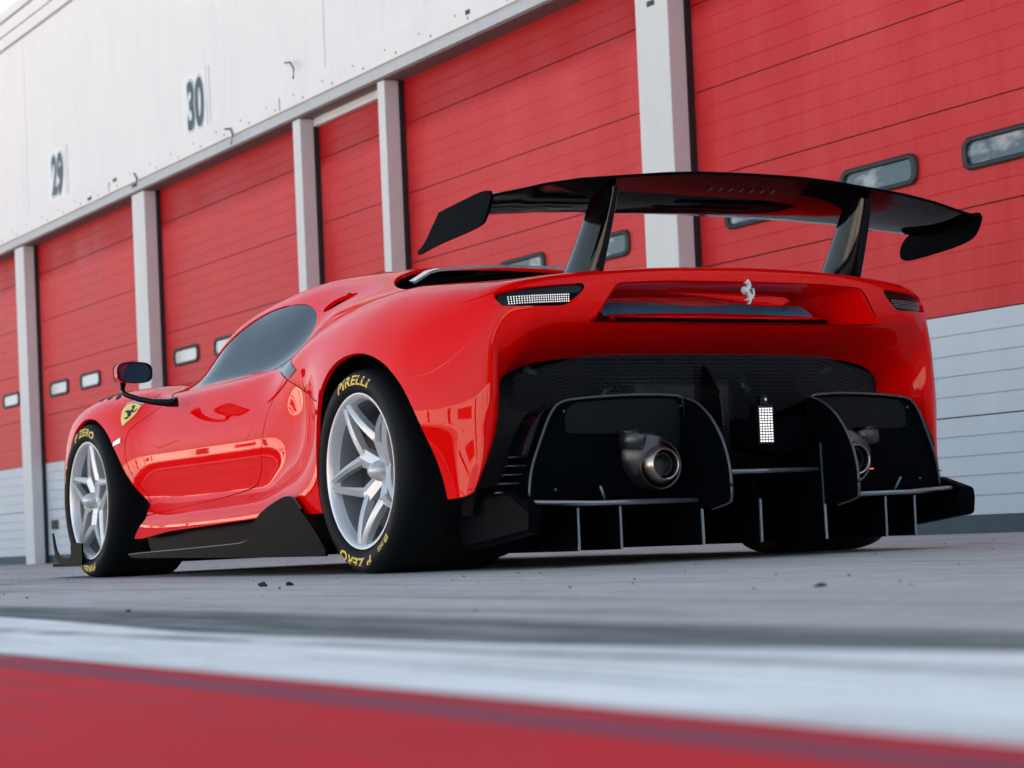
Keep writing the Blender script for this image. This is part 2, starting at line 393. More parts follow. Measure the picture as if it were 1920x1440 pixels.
# bay numbers
def number(txt, y_left, y_right, z0, z1):
    N = bpy.data.objects.new('bay_number', None); COL.objects.link(N); N.parent = BLD
    N.location = (XC-XF, (y_left+y_right)/2-16, z0)
    yc = (y_left+y_right)/2
    MB().box(-.010, -.002, -.36, .36, -.06, z1-z0+.05).build('number_plate', m_plate, N)
    for dd, m_, x in ((.070, m_num, -.0125), (.060, m_plate, -.0135), (0.036, m_num, -.0145)):
        me = text_mesh(txt, 1.0, 0.05, res=6)
        co = np.array([v.co for v in me.vertices]); lo, hi = co.min(0), co.max(0)
        bpy.data.meshes.remove(me)
        me = text_mesh(txt, 1.0, dd, res=6, space=1.0)
        W, H = abs(y_left-y_right), z1-z0
        co = np.array([v.co for v in me.vertices]); c_ = (lo+hi)/2
        yy = -(co[:, 0]-c_[0])/(hi[0]-lo[0])*W; zz = (co[:, 1]-lo[1])/(hi[1]-lo[1])*H
        out = np.stack([np.full(len(co), x), yy, zz], 1)
        me.vertices.foreach_set('co', out.ravel()); me.update()
        obj('digits', me, m_, N)
    MB().box(-.014, -.004, -W/2-.082, -W/2-.070, -.02, H+.05).build('sign_edge', m_beam, N)
number('29', 25.04, 24.60, 4.31, 4.82)
number('30', 20.60, 20.14, 4.28, 4.80)

# ------------------------------------------------------------------ across the lane (seen in the car's paint)
m_banner = mat('banner_red', (.5, .02, .02), .6)
PW = thing('pit_wall', 'low pale concrete pit wall of square panels across the lane', 'wall', (-6, 10, 0))
MB().box(-.15, .15, -60, 70, 0, 1.15).build('wall_block', m_hazewall, PW)
for i in range(30):
    y = -50+i*4.0
    MB().box(.151, .17, y, y+3.4, .12, 1.02).build('wall_panel', m_hazewall, PW)
    MB().box(.151, .165, y+3.5, y+3.9, .12, 1.02).build('wall_opening', m_dark, PW)
    if i % 3 == 1: MB().box(.171, .175, y+.6, y+2.6, .35, .85).build('banner', m_banner, PW)
for i in range(34):
    y = -50+i*3.5
    MB().box(-.03, .03, y-.03, y+.03, 1.15, 3.6).build('fence_post', m_fence, PW)
MB().box(-.02, .02, -50, 66, 3.56, 3.60).build('fence_rail', m_fence, PW)
GS = thing('grandstand_building', 'pale long building beyond the pit wall', 'building', (-48, 10, 0))
MB().box(-6, 0, -50, 60, 0, 3.9).build('wall', m_hazewall, GS)
for i in range(24):
    y = -46+i*4.4
    MB().box(.001, .05, y, y+2.6, 2.7, 3.7).build('window', m_winA, GS)
    MB().box(.001, .05, y+.3, y+2.0, .1, 2.4).build('window', m_winA, GS)

PB = thing('rear_sky_blocker', 'unseen dark block added behind the camera to block the sky', 'building', (-6, -30, 0))  # added dark block, keeps horizon sky out of the car's rear reflections
MB().box(-14, 60, -6, 0, 0, 8.5).build('wall', mat('blocker_dark', (.06, .06, .065), .8), PB)
MB().box(-14, 60, .001, .06, 2.9, 3.1).build('band', m_fence, PB)
# ------------------------------------------------------------------ CAR
CX, CYY = 4.03, 7.70
CAR = thing('sports_car', 'low red sports car with tall black rear wing parked before the garages', 'car', (CX, CYY, 0))
# station table: (w, Y, z) for 12 rows from the sill up to the centre line
def st(Y, ws, zs): return [(a, Y, b) for a, b in zip(ws, zs)]
ST = [
 [(.78,9.74,.16),(.80,9.75,.24),(.81,9.76,.32),(.81,9.76,.42),(.80,9.75,.52),(.76,9.75,.60),(.66,9.79,.64),(.55,9.87,.62),(.42,9.92,.59),(.28,9.96,.575),(.14,9.98,.565),(0,9.99,.56)],
 st(9.62,[.895,.905,.912,.915,.905,.86,.77,.62,.45,.3,.15,0],[.16,.24,.32,.42,.53,.64,.70,.685,.66,.645,.635,.63]),
 st(9.40,[.965,.978,.985,.985,.978,.955,.85,.67,.48,.32,.16,0],[.16,.24,.32,.44,.57,.685,.760,.757,.73,.70,.69,.69]),
 st(9.05,[1.0,1.01,1.015,1.018,1.012,.99,.885,.69,.50,.33,.16,0],[.16,.24,.33,.46,.60,.70,.785,.806,.777,.745,.735,.73]),
 st(8.70,[.99,1.0,1.0,.998,.99,.965,.885,.73,.54,.36,.18,0],[.16,.24,.32,.46,.59,.69,.765,.798,.805,.83,.85,.855]),
 st(8.42,[.99,1.0,.955,.962,.955,.925,.862,.795,.71,.635,.35,0],[.155,.235,.31,.45,.58,.668,.722,.750,.80,.880,.94,.955]),
 st(8.18,[.995,1.005,.905,.948,.942,.915,.862,.795,.72,.645,.36,0],[.155,.243,.295,.45,.58,.662,.716,.750,.88,.985,1.04,1.055]),
 st(7.90,[1.0,1.01,.898,.942,.937,.910,.860,.795,.71,.605,.34,0],[.155,.248,.300,.45,.578,.660,.714,.752,.92,1.050,1.105,1.12]),
 st(7.55,[1.0,1.01,.893,.934,.928,.905,.862,.798,.71,.583,.31,0],[.16,.255,.305,.45,.575,.660,.718,.757,.93,1.076,1.128,1.14]),
 st(7.25,[1.0,1.01,.90,.922,.920,.920,.885,.795,.70,.565,.30,0],[.165,.262,.332,.45,.565,.66,.737,.795,.94,1.06,1.115,1.128]),
 st(6.98,[1.0,1.01,.952,.912,.905,.920,.918,.83,.705,.545,.30,0],[.17,.272,.345,.455,.565,.67,.765,.855,.945,1.03,1.08,1.09]),
 st(6.72,[1.0,1.02,1.010,1.0,.99,.975,.935,.845,.71,.54,.30,0],[.17,.28,.37,.47,.585,.69,.80,.885,.94,.985,1.02,1.03]),
 st(6.55,[.975,1.005,1.027,1.033,1.025,1.0,.94,.838,.71,.54,.30,0],[.17,.28,.38,.48,.595,.70,.822,.905,.94,.965,.98,.985]),
 st(6.30,[.965,1.00,1.027,1.04,1.035,1.018,.945,.835,.71,.54,.30,0],[.17,.28,.38,.49,.605,.71,.83,.915,.93,.935,.94,.94]),
 st(6.05,[.955,.99,1.02,1.035,1.028,1.003,.935,.835,.71,.54,.30,0],[.17,.28,.38,.49,.605,.71,.815,.892,.91,.92,.925,.925]),
 [(.945,5.91,.2),(.965,5.905,.28),(.985,5.90,.38),(.997,5.90,.49),(.985,5.90,.605),(.96,5.895,.71),(.905,5.88,.80),(.82,5.85,.87),(.70,5.83,.892),(.54,5.81,.908),(.30,5.80,.918),(0,5.79,.922)],
 [(.925,5.80,.21),(.925,5.80,.28),(.927,5.80,.38),(.93,5.795,.49),(.92,5.79,.605),(.90,5.78,.70),(.865,5.755,.78),(.80,5.705,.855),(.68,5.665,.882),(.53,5.635,.896),(.30,5.61,.909),(0,5.60,.915)],
 [(.905,5.76,.22),(.885,5.75,.28),(.862,5.735,.38),(.852,5.722,.49),(.848,5.716,.60),(.848,5.716,.68),(.825,5.705,.755),(.765,5.67,.835),(.67,5.64,.862),(.53,5.608,.872),(.30,5.588,.882),(0,5.578,.886)],
 [(.925,5.83,.225),(.875,5.79,.28),(.83,5.765,.38),(.812,5.755,.485),(.808,5.752,.575),(.805,5.745,.635),(.785,5.705,.695),(.745,5.66,.752),(.67,5.635,.762),(.53,5.608,.762),(.30,5.59,.760),(0,5.58,.760)],
 [(.92,5.86,.23),(.865,5.83,.29),(.805,5.82,.385),(.78,5.82,.475),(.775,5.82,.55),(.77,5.80,.595),(.75,5.765,.635),(.715,5.72,.685),(.65,5.69,.712),(.52,5.665,.718),(.30,5.65,.718),(0,5.64,.718)],
 [(.915,5.90,.235),(.86,5.90,.30),(.79,5.90,.39),(.76,5.90,.47),(.755,5.90,.53),(.745,5.89,.57),(.72,5.87,.60),(.67,5.86,.625),(.60,5.85,.640),(.49,5.84,.650),(.30,5.83,.655),(0,5.82,.658)],
]
G = np.array(ST, float)            # (i, j, 3)
def pchip(x, y, xi):
    """x (n), y (n, ...), monotone cubic interpolation"""
    h = np.diff(x); d = np.diff(y, axis=0)/h[:, None]
    m = np.zeros_like(y)
    w1 = 2*h[1:]+h[:-1]; w2 = h[1:]+2*h[:-1]
    s = d[:-1]*d[1:] > 0
    with np.errstate(divide='ignore', invalid='ignore'):
        mm = (w1+w2)[:, None]/(w1[:, None]/d[:-1]+w2[:, None]/d[1:])
    cr = (h[1:, None]*d[:-1]+h[:-1, None]*d[1:])/(h[1:]+h[:-1])[:, None]      # smooth tangent
    m[1:-1] = np.where(s, .5*np.nan_to_num(mm)+.5*cr, .35*cr)
    m[0] = d[0]; m[-1] = d[-1]
    k = np.clip(np.searchsorted(x, xi, side='right')-1, 0, len(x)-2); t = ((xi-x[k])/h[k])[:, None]; hk = h[k][:, None]
    return (2*t**3-3*t**2+1)*y[k]+(t**3-2*t**2+t)*hk*m[k]+(-2*t**3+3*t**2)*y[k+1]+(t**3-t**2)*hk*m[k+1]
def resample(G, ni_per, nj_per):
    du = np.linalg.norm(np.diff(G, axis=0), axis=2).mean(1); u = np.r_[0, np.cumsum(du**.75)]
    dv = np.linalg.norm(np.diff(G, axis=1), axis=2).mean(0); v = np.r_[0, np.cumsum(dv)]
    ui = np.concatenate([np.linspace(u[i], u[i+1], max(3, int(round(du[i]/(ni_per if i < 14 else ni_per*.5))))+1)[:-1] for i in range(len(u)-1)]+[[u[-1]]])
    vi = np.linspace(0, v[-1], int(v[-1]/nj_per))
    A = pchip(u, G.reshape(len(u), -1), ui).reshape(len(ui), G.shape[1], 3)
    B = pchip(v, A.transpose(1, 0, 2).reshape(len(v), -1), vi).reshape(len(vi), len(ui), 3).transpose(1, 0, 2)
    return B
def gsmooth(A, sig, axis, sym_end=False):
    r = int(3*sig)+1; k = np.exp(-.5*(np.arange(-r, r+1)/sig)**2); k /= k.sum()
    A = np.moveaxis(A, axis, 0); n = len(A)
    lo = 2*A[0]-A[1:r+1][::-1]; hi = 2*A[-1]-A[-r-1:-1][::-1]
    if sym_end:
        hi = A[-r-1:-1][::-1].copy(); hi[..., 0] *= -1
    P = np.concatenate([lo, A, hi]); out = sum(k[q]*P[q:q+n] for q in range(2*r+1))
    return np.moveaxis(out, 0, axis)
S = resample(G, .018, .0145)
S = gsmooth(gsmooth(S, 2.4, 0), 2.2, 1, True)
S = gsmooth(gsmooth(S, 1.6, 0), 1.6, 1, True)
S2 = gsmooth(gsmooth(S, 11, 0), 5, 1, True)
def sstep(x, a, b): t = np.clip((x-a)/(b-a), 0, 1); return t*t*(3-2*t)
wy = sstep(S[..., 1], 7.05, 7.45)*(1-sstep(S[..., 1], 8.35, 8.7)); wz = sstep(S[..., 2], .268, .308)*(1-sstep(S[..., 2], .70, .76))
WG_ = gsmooth(gsmooth(wy*wz, 3, 0), 1, 1)[..., None]; 
zq = S2[..., 2]-.50; wt_ = np.interp(S2[..., 1], [7.0, 7.4, 8.6], [.918, .930, .958])-np.where(zq > 0, 1.6, 1.1)*zq**2; S2[..., 0] = wt_
S = S*(1-WG_)+S2*WG_
S[:, -1, 0] = 0
S[..., 0] *= -1                    # left side: w negative
ni, nj = S.shape[:2]
def grid_normals(S):
    du = np.gradient(S, axis=0); dv = np.gradient(S, axis=1); dv[:, -1, 2] = 0
    N = np.cross(du, dv); N /= np.linalg.norm(N, axis=2, keepdims=True)+1e-12; return N
NS = grid_normals(S)
if NS[ni//2, 20, 0] > 0: NS = -NS; FLIP = True
else: FLIP = False
class SM:
    """surface mesh with its own normals"""
    def __init__(s, V, N, F): s.V, s.N, s.F = V, N, F
    def copy(s): return SM(s.V.copy(), s.N.copy(), list(s.F))
def from_grid(S, N, flip):
    a, b = S.shape[:2]; I = np.arange(a*b).reshape(a, b)
    q = np.stack([I[:-1, :-1], I[1:, :-1], I[1:, 1:], I[:-1, 1:]], -1).reshape(-1, 4)
    if flip: q = q[:, ::-1]
    return SM(S.reshape(-1, 3), N.reshape(-1, 3), [tuple(x) for x in q.tolist()])
def compact(V, N, F):
    use = sorted({i for f in F for i in f}); mp = {a: b for b, a in enumerate(use)}
    return SM(V[use], N[use], [tuple(mp[i] for i in f) for f in F])
def cut(sm, d):
    """split where the vertex field d changes sign -> (d<0 part, d>0 part)"""
    V = list(map(tuple, sm.V)); N = list(map(tuple, sm.N)); ins = []; out = []; cache = {}
    d = np.where(np.abs(d) < 1e-6, 1e-6, d); neg = (d < 0).tolist(); dl = d.tolist()
    def mid(a, b):
        k = (a, b) if a < b else (b, a)
        if k not in cache:
            a, b = k; t = dl[a]/(dl[a]-dl[b])
            V.append(tuple(x+(y-x)*t for x, y in zip(V[a], V[b])))
            n = Vector([x+(y-x)*t for x, y in zip(N[a], N[b])]).normalized(); N.append(tuple(n)); cache[k] = len(V)-1
        return cache[k]
    for f in sm.F:
        c_ = sum(neg[i] for i in f)
        if c_ == 0: out.append(f)
        elif c_ == len(f): ins.append(f)
        else:
            A = []; B = []; n = len(f)
            for q in range(n):
                i, j = f[q], f[(q+1) % n]
                (A if neg[i] else B).append(i)
                if neg[i] != neg[j]: m = mid(i, j); A.append(m); B.append(m)
            if len(A) > 2: ins.append(tuple(A))
            if len(B) > 2: out.append(tuple(B))
    V = np.array(V); N = np.array(N); return compact(V, N, ins), compact(V, N, out)
def sdf(P, poly, pad=.12):
    """signed distance of points P (n,2) to a closed polygon, negative inside"""
    poly = np.array(poly, float); lo, hi = poly.min(0)-pad, poly.max(0)+pad
    m = ((P > lo) & (P < hi)).all(1); D = np.full(len(P), pad); Q = P[m]
    a = poly; b = np.roll(poly, -1, 0); e = b-a; best = np.full(len(Q), 1e9); ins = np.zeros(len(Q), bool)
    for i in range(len(a)):
        t = np.clip(((Q-a[i])@e[i])/(e[i]@e[i]+1e-12), 0, 1); dd = np.linalg.norm(Q-a[i]-t[:, None]*e[i], axis=1); best = np.minimum(best, dd)
        c_ = ((a[i, 1] > Q[:, 1]) != (b[i, 1] > Q[:, 1])) & (Q[:, 0] < (b[i, 0]-a[i, 0])*(Q[:, 1]-a[i, 1])/(b[i, 1]-a[i, 1]+1e-15)+a[i, 0]); ins ^= c_
    D[m] = np.where(ins, -best, best); return D
def smooth_poly(P, n=8, sharp=()):
    """closed Catmull-Rom through P; indices in sharp stay corners"""
    P = [np.array(p, float) for p in P]; out = []; m = len(P)
    for i in range(m):
        p0, p1, p2, p3 = P[i-1], P[i], P[(i+1) % m], P[(i+2) % m]
        if i in sharp: p0 = 2*p1-p2
        if (i+1) % m in sharp: p3 = 2*p2-p1
        for q in range(n):
            t = q/n; out.append(.5*((2*p1)+(-p0+p2)*t+(2*p0-5*p1+4*p2-p3)*t*t+(-p0+3*p1-3*p2+p3)*t**3))
    return np.array(out)
def lip(sm, depth):
    """turn free edges inward so panels have thickness"""
    from collections import defaultdict
    E = defaultdict(int); dirn = {}
    for f in sm.F:
        for q in range(len(f)):
            a, b = f[q], f[(q+1) % len(f)]; k = (min(a, b), max(a, b)); E[k] += 1; dirn[k] = (a, b)
    V = list(map(tuple, sm.V)); N = list(map(tuple, sm.N)); F = list(sm.F)
    for k, c_ in E.items():
        if c_ != 1: continue
        a, b = dirn[k]
        if abs(V[a][0]) < 2e-3 and abs(V[b][0]) < 2e-3: continue
        if all(abs(V[q][0]) < .60 and V[q][1] < 5.70 and .725 < V[q][2] < .874 for q in (a, b)): continue
        pa, pb, na, nb = Vector(V[a]), Vector(V[b]), Vector(N[a]), Vector(N[b])
        e = pb-pa
        if e.length < 1e-7: continue
        nn = -(e.cross((na+nb)/2)).normalized()*-1
        i0 = len(V); V += [tuple(pa), tuple(pb), tuple(pb-nb*depth), tuple(pa-na*depth)]; N += [tuple(nn)]*4
        F.append((i0+1, i0, i0+3, i0+2))
    return SM(np.array(V), np.array(N), F)
def mirror(sm):
    V = sm.V.copy(); V[:, 0] *= -1; N = sm.N.copy(); N[:, 0] *= -1
    return SM(V, N, [f[::-1] for f in sm.F])
def join(*s):
    V = []; N = []; F = []; o = 0
    for q in s: V.append(q.V); N.append(q.N); F += [tuple(i+o for i in f) for f in q.F]; o += len(q.V)
    return SM(np.concatenate(V), np.concatenate(N), F)
def sm_obj(name, sm, m, parent=CAR, **p):
    V = sm.V-np.array([0, CYY, 0]); me = me_from(V, sm.F)
    me.polygons.foreach_set('use_smooth', [True]*len(me.polygons))
    N = sm.N/(np.linalg.norm(sm.N, axis=1, keepdims=True)+1e-12)
    me.normals_split_custom_set_from_vertices([tuple(x) for x in N.tolist()])
    return obj(name, me, m, parent, **p)
def carb(mb, name, m, parent=None, **p):
    return mb.build(name, m, parent or CAR, off=(0, CYY, 0), **p)

body = from_grid(S, NS, FLIP)
full_body = body.copy()
# --- wheel openings (side view Y, z)
rear_arch = smooth_poly([(6.66,.02),(6.652,.233),(6.640,.396),(6.618,.579),(6.575,.641),(6.515,.682),(6.424,.704),(6.300,.707),(6.179,.684),(6.077,.643),(5.992,.58),(5.931,.49),(5.884,.372),(5.868,.30),(5.864,.25),(5.864,.19),(5.864,.02)], 8, (0, 15, 16))
front_arch = smooth_poly([(9.37,.02),(9.372,.10),(9.364,.198),(9.340,.325),(9.325,.445),(9.288,.552),(9.220,.628),(9.120,.673),(9.028,.680),(8.937,.667),(8.850,.635),(8.779,.593),(8.718,.538),(8.667,.485),(8.605,.415),(8.515,.33),(8.394,.265),(8.375,.235),(8.53,.150),(8.56,.02)], 8, (0, 17, 19))
def d_yz(sm, poly): return sdf(sm.V[:, 1:3], poly)
def side_only(sm, d, wmin): return np.where(sm.V[:, 0] < -wmin, d, .1)
for ar in (rear_arch, front_arch):
    d = side_only(body, d_yz(body, ar), .62); _, body = cut(body, d)
# --- sill bottom
zb = np.interp(body.V[:, 1], [6.6, 7.2, 8.1, 8.52, 9.2, 9.9], [.205, .203, .178, .150, .165, .165])
side = body.V[:, 1] > 6.5
_, body = cut(body, np.where(side, body.V[:, 2]-zb, .1))
# pillar tips stay above z .225 with a rounded point
pt = (body.V[:, 1] < 6.0) & (body.V[:, 2] < .52)
_, body = cut(body, np.where(pt, body.V[:, 2]-np.interp(np.abs(body.V[:, 0]), [.78,.80,.825,.85,.875,.90,.92,.94,.955,.97,.985,1.0,1.05],[.52,.47,.385,.325,.277,.243,.228,.221,.230,.258,.30,.36,.5]), .1))
# --- side window
win = smooth_poly([(8.465,.742),(8.0,.7555),(7.62,.758),(7.42,.752),(7.29,.772),(7.225,.850),(7.26,.915),(7.335,.960),(7.46,.998),(7.60,1.016),(7.80,1.020),(7.95,1.0),(8.08,.958),(8.21,.905),(8.33,.838)], 8, (0, 3))
win_in, body = cut(body, side_only(body, d_yz(body, win)+.0, .35))
# --- door
dr = smooth_poly([(8.44,.748),(8.33,.715),(8.53,.640),(8.605,.599),(8.622,.545),(8.607,.469),(8.50,.345),(8.39,.246),(7.876,.283),(7.50,.318),(7.39,.355),(7.335,.42),(7.305,.503),(7.25,.61),(7.12,.708),(7.28,.742),(7.42,.7535),(8.0,.7575)], 8, (0, 1, 7, 14, 15, 16))
dd = side_only(body, d_yz(body, dr), .6)
door, rest = cut(body, dd+.0022)
_, body = cut(rest, side_only(rest, d_yz(rest, dr), .6)-.0022)
# --- tail lights (rear view w, z)
def d_wz(sm, poly, ymax=6.0, off=0.0):
    P = np.stack([-np.abs(sm.V[:, 0]), sm.V[:, 2]], 1); d = sdf(P, poly); return np.where(sm.V[:, 1] < ymax, d, .1)
tl = smooth_poly([(-.828,.828),(-.800,.842),(-.70,.851),(-.578,.857),(-.575,.842),(-.615,.805),(-.655,.789),(-.80,.792),(-.818,.800)], 6, (3,))
tl_in, body = cut(body, d_wz(body, tl))
# --- recess under the deck lip
rec = smooth_poly([(.02,.868),(-.30,.866),(-.462,.858),(-.485,.838),(-.545,.752),(-.56,.742),(-.50,.738),(.02,.735)], 5, (0, 2, 5, 7))
rec_in, body = cut(body, d_wz(body, rec))
# --- engine bay opening in the deck (plan view Y, w)
eng = smooth_poly([(7.16,.02),(7.13,-.30),(7.02,-.50),(6.80,-.60),(6.45,-.63),(6.12,-.60),(5.98,-.50),(5.95,.02)], 8, (0, 7))
P = np.stack([body.V[:, 1], body.V[:, 0]], 1)
dE = np.where(body.V[:, 2] > .86, sdf(P, eng), .1)
eng_in, body = cut(body, dE)
# --- windscreen (plan view)
ws = smooth_poly([(8.80,.02),(8.74,-.40),(8.52,-.665),(8.40,-.655),(8.14,-.60),(7.97,-.50),(7.90,.02)], 8, (0, 2, 6))
P = np.stack([body.V[:, 1], body.V[:, 0]], 1)
wsc, body = cut(body, np.where((body.V[:, 2] > .76), sdf(P, ws), .1))
sc_ = smooth_poly([(7.265,.958),(7.24,.985),(7.18,.999),(7.09,1.0),(7.07,.986),(7.13,.968),(7.19,.950),(7.235,.945)], 5)
scp, body = cut(body, side_only(body, d_yz(body, sc_), .4))
# small seam on the roof side (quarter panel line)
ql = [(7.165,.30),(7.175,.30)]
both = lambda s: join(s, mirror(s))
sm_obj('body', lip(both(body), .014), m_paint)
for s, lab in ((1, None), (-1, None)):
    d_ = lip(door, .012); d_ = d_ if s == 1 else mirror(d_)
    DO = sm_obj('door', d_, m_paint)
    if s == 1: DOOR = DO
    g_ = SM(win_in.V-win_in.N*.004, win_in.N, win_in.F); g_ = g_ if s == 1 else mirror(g_)
    sm_obj('side_window', g_, m_glass)
g_ = SM(wsc.V-wsc.N*.004, wsc.N, wsc.F); sm_obj('windscreen', both(g_), m_glass)
g_ = SM(scp.V-scp.N*.018, scp.N, scp.F); sm_obj('roof_scoop_duct', both(g_), m_gloss)
# black inner structure seen through gaps: an inset copy of the skin without the openings
inner = SM(full_body.V-full_body.N*.030, full_body.N, full_body.F)
for ar in (rear_arch, front_arch): _, inner = cut(inner, side_only(inner, d_yz(inner, ar)+.0, .30))
_, inner = cut(inner, d_wz(inner, rec)-.015)
P = np.stack([inner.V[:, 1], inner.V[:, 0]], 1); _, inner = cut(inner, np.where(inner.V[:, 2] > .8, sdf(P, eng), .1)-.01)
_, inner = cut(inner, side_only(inner, d_yz(inner, win)-.02, .35))
P = np.stack([inner.V[:, 1], inner.V[:, 0]], 1); _, inner = cut(inner, np.where(inner.V[:, 2] > .74, sdf(P, ws), .1)-.01)
_, inner = cut(inner, inner.V[:, 2]-.24)
_, inner = cut(inner, np.maximum(inner.V[:, 1]-6.08, inner.V[:, 2]-.62))
sm_obj('inner_shell', both(inner), m_liner)
# cabin interior block so the glass reads dark
cb = MB(); cb.add([(-.55,8.4,.5),(.55,8.4,.5),(.55,7.3,.5),(-.55,7.3,.5),(-.5,8.2,.80),(.5,8.2,.80),(.45,7.4,.95),(-.45,7.4,.95)], [(0,1,2,3),(4,7,6,5),(0,4,5,1),(1,5,6,2),(2,6,7,3),(3,7,4,0)])
carb(cb, 'cabin_interior', m_liner)

# --- tail light units
for s in (1, -1):
    t = SM(tl_in.V-tl_in.N*.012, tl_in.N, tl_in.F); t = t if s == 1 else mirror(t)
    T = sm_obj('tail_light', t, m_gloss)
    mb = MB(); cen = []
    V = t.V; pts = np.stack([V[:, 0]*s, V[:, 2]], 1)
    for r_ in range(4):
        for c_ in range(26):
            w_ = -.792+c_*.0068; z_ = .8000+r_*.0068+(c_*.00014)
            i = np.argmin(((pts-[w_, z_])**2).sum(1)); y_ = V[i, 1]
            sub = (np.abs(pts-[w_, z_]) < .03).all(1)
            if sub.sum() > 4:
                A = np.c_[V[sub, 0]*s, V[sub, 2], np.ones(sub.sum())]; co = np.linalg.lstsq(A, V[sub, 1], rcond=None)[0]; y_ = co@[w_, z_, 1]
            q = .0017; vv = [(s*w_-q, y_-.004, z_-q), (s*w_+q, y_-.004, z_-q), (s*w_+q, y_-.004, z_+q), (s*w_-q, y_-.004, z_+q), (s*w_, y_-.0062, z_)]
            mb.add(vv, [(0, 1, 4), (1, 2, 4), (2, 3, 4), (3, 0, 4)])
    o = carb(mb, 'led_array', m_led if s == 1 else m_leddim, T, kind='stuff')

# --- recess behind the deck lip: red bowl, glass band, painted bar
def strip(rows, name, m, n=25, wmax=None, parent=None, smooth=True):
    """rows: list of functions w-> (Y, z)"""
    mb = MB(); V = []; F = []; ws_ = np.linspace(-wmax, wmax, n)
    for f in rows:
        for w_ in ws_: y, z = f(w_); V.append((w_, y, z))
    for i in range(len(rows)-1):
        for j in range(n-1): F.append((i*n+j, i*n+j+1, (i+1)*n+j+1, (i+1)*n+j))
    mb.add(V, F); return carb(mb, name, m, parent, smooth=smooth)
rw = .41
def bow(w_): return 1-(w_/rw)**2
strip([lambda w_: (5.705+.02*bow(w_), .742), lambda w_: (5.71+.02*bow(w_), .765), lambda w_: (5.73+.02*bow(w_), .769)], 'recess_trim', m_gloss, wmax=rw)
strip([lambda w_: (5.745+.03*bow(w_), .757+.010*bow(w_)), lambda w_: (5.738+.03*bow(w_), .766+.012*bow(w_)), lambda w_: (5.748+.03*bow(w_), .776+.012*bow(w_)), lambda w_: (5.77+.03*bow(w_), .78+.012*bow(w_))], 'recess_bar', m_paint, wmax=rw)
strip([lambda w_: (5.775+.03*bow(w_), .775), lambda w_: (5.80+.03*bow(w_), .795+.008*bow(w_)), lambda w_: (5.84+.03*bow(w_), .822+.012*bow(w_))], 'rear_glass_band', m_bluew, wmax=rw)
recf = np.array([q for q in smooth_poly([(.0,.868),(-.30,.866),(-.462,.858),(-.485,.838),(-.545,.752),(-.56,.742),(-.50,.738),(.0,.735)], 5, (0, 2, 5, 7)) ][:36])
ring = [(a, b) for a, b in recf if a <= 0]; ring = ring+[(-a, b) for a, b in ring[::-1]]
mb = MB(); V = []; nr = len(ring)
for t in np.linspace(0, 1, 9):
    for a, b in ring:
        y0 = np.interp(abs(a), [0, .3, .5, .6], [5.582, 5.592, 5.61, 5.63]); k_ = 1-.24*t
        V.append((a*k_, y0+.27*t*t*(3-2*t), .803+(b-.803)*(1-.30*t)))
F = [(r_*nr+i, r_*nr+(i+1) % nr, (r_+1)*nr+(i+1) % nr, (r_+1)*nr+i) for r_ in range(8) for i in range(nr)]+[tuple(8*nr+i for i in range(nr))]
mb.add(V, F); carb(mb, 'recess_bowl', m_paint, smooth=True, autosmooth=R(50))

carb(MB().poly([(-.20,5.715,.846),(.10,5.665,.836),(.19,5.655,.828),(.215,5.655,.818),(.18,5.655,.800),(.10,5.665,.803),(-.05,5.69,.825)], (0, .03, 0)), 'engine_lid_tail', m_paint, bevel=.004)
# --- engine cover (black, louvred)
def eng_z(w_, y):
    zc = np.interp(y, [5.9, 6.2, 6.5, 6.8, 7.0, 7.2], [.915, .955, 1.0, 1.045, 1.075, 1.10])
    e = np.interp(y, [5.9, 6.2, 6.5, 6.8, 7.0, 7.2], [.90, .905, .925, .955, .99, 1.03]); return e+(zc-e)*max(0, 1-(abs(w_)/.62)**2)
mb = MB(); ys = np.linspace(5.93, 7.19, 22); wx = np.linspace(-.63, .63, 19); V = [(a, b, eng_z(a, b)-.012) for b in ys for a in wx]
F = [(i*19+j, i*19+j+1, (i+1)*19+j+1, (i+1)*19+j) for i in range(21) for j in range(18)]
mb.add(V, F); EC = carb(mb, 'engine_cover', m_gloss, smooth=True)
for q in range(6):
    y = 6.05+q*.16
    for s in (-1, 1):
        mb = MB(); P0 = [(s*a, y-.05*a, eng_z(a, y)+.006) for a in np.linspace(.12, .52, 8)]
        V = P0+[(a, b+.07, c_-.014) for a, b, c_ in P0]+[(a, b-.002, c_-.006) for a, b, c_ in P0]
        F = [(i, i+1, 9+i, 8+i) for i in range(7)]+[(16+i, 17+i, i+1, i) for i in range(7)]
        mb.add(V, F); carb(mb, 'louvre', m_blk, EC, smooth=False)
hp = [(a, 6.93-.10*abs(a)-.35*max(0, abs(a)-.42), 1.092-.16*a*a-.35*max(0, abs(a)-.42)) for a in np.linspace(-.52, .52, 25)]
mb = MB(); V = hp+[(a, b+.045, c_+.006) for a, b, c_ in hp]+[(a, b+.001, c_-.010) for a, b, c_ in hp]
mb.add(V, [(i, i+1, 26+i, 25+i) for i in range(24)]+[(50+i, 51+i, i+1, i) for i in range(24)]+[(25+i, 26+i, 51+i, 50+i) for i in range(24)])
carb(mb, 'roof_spoiler', mat('spoiler_grey', (.30, .34, .35), .18, 0, 1, .02), smooth=False)
for s in (-1, 1):
    carb(MB().tube([(s*.22, 6.93, 1.055), (s*.22, 6.85, 1.00)], .012, 8), 'spoiler_stay', m_blk)
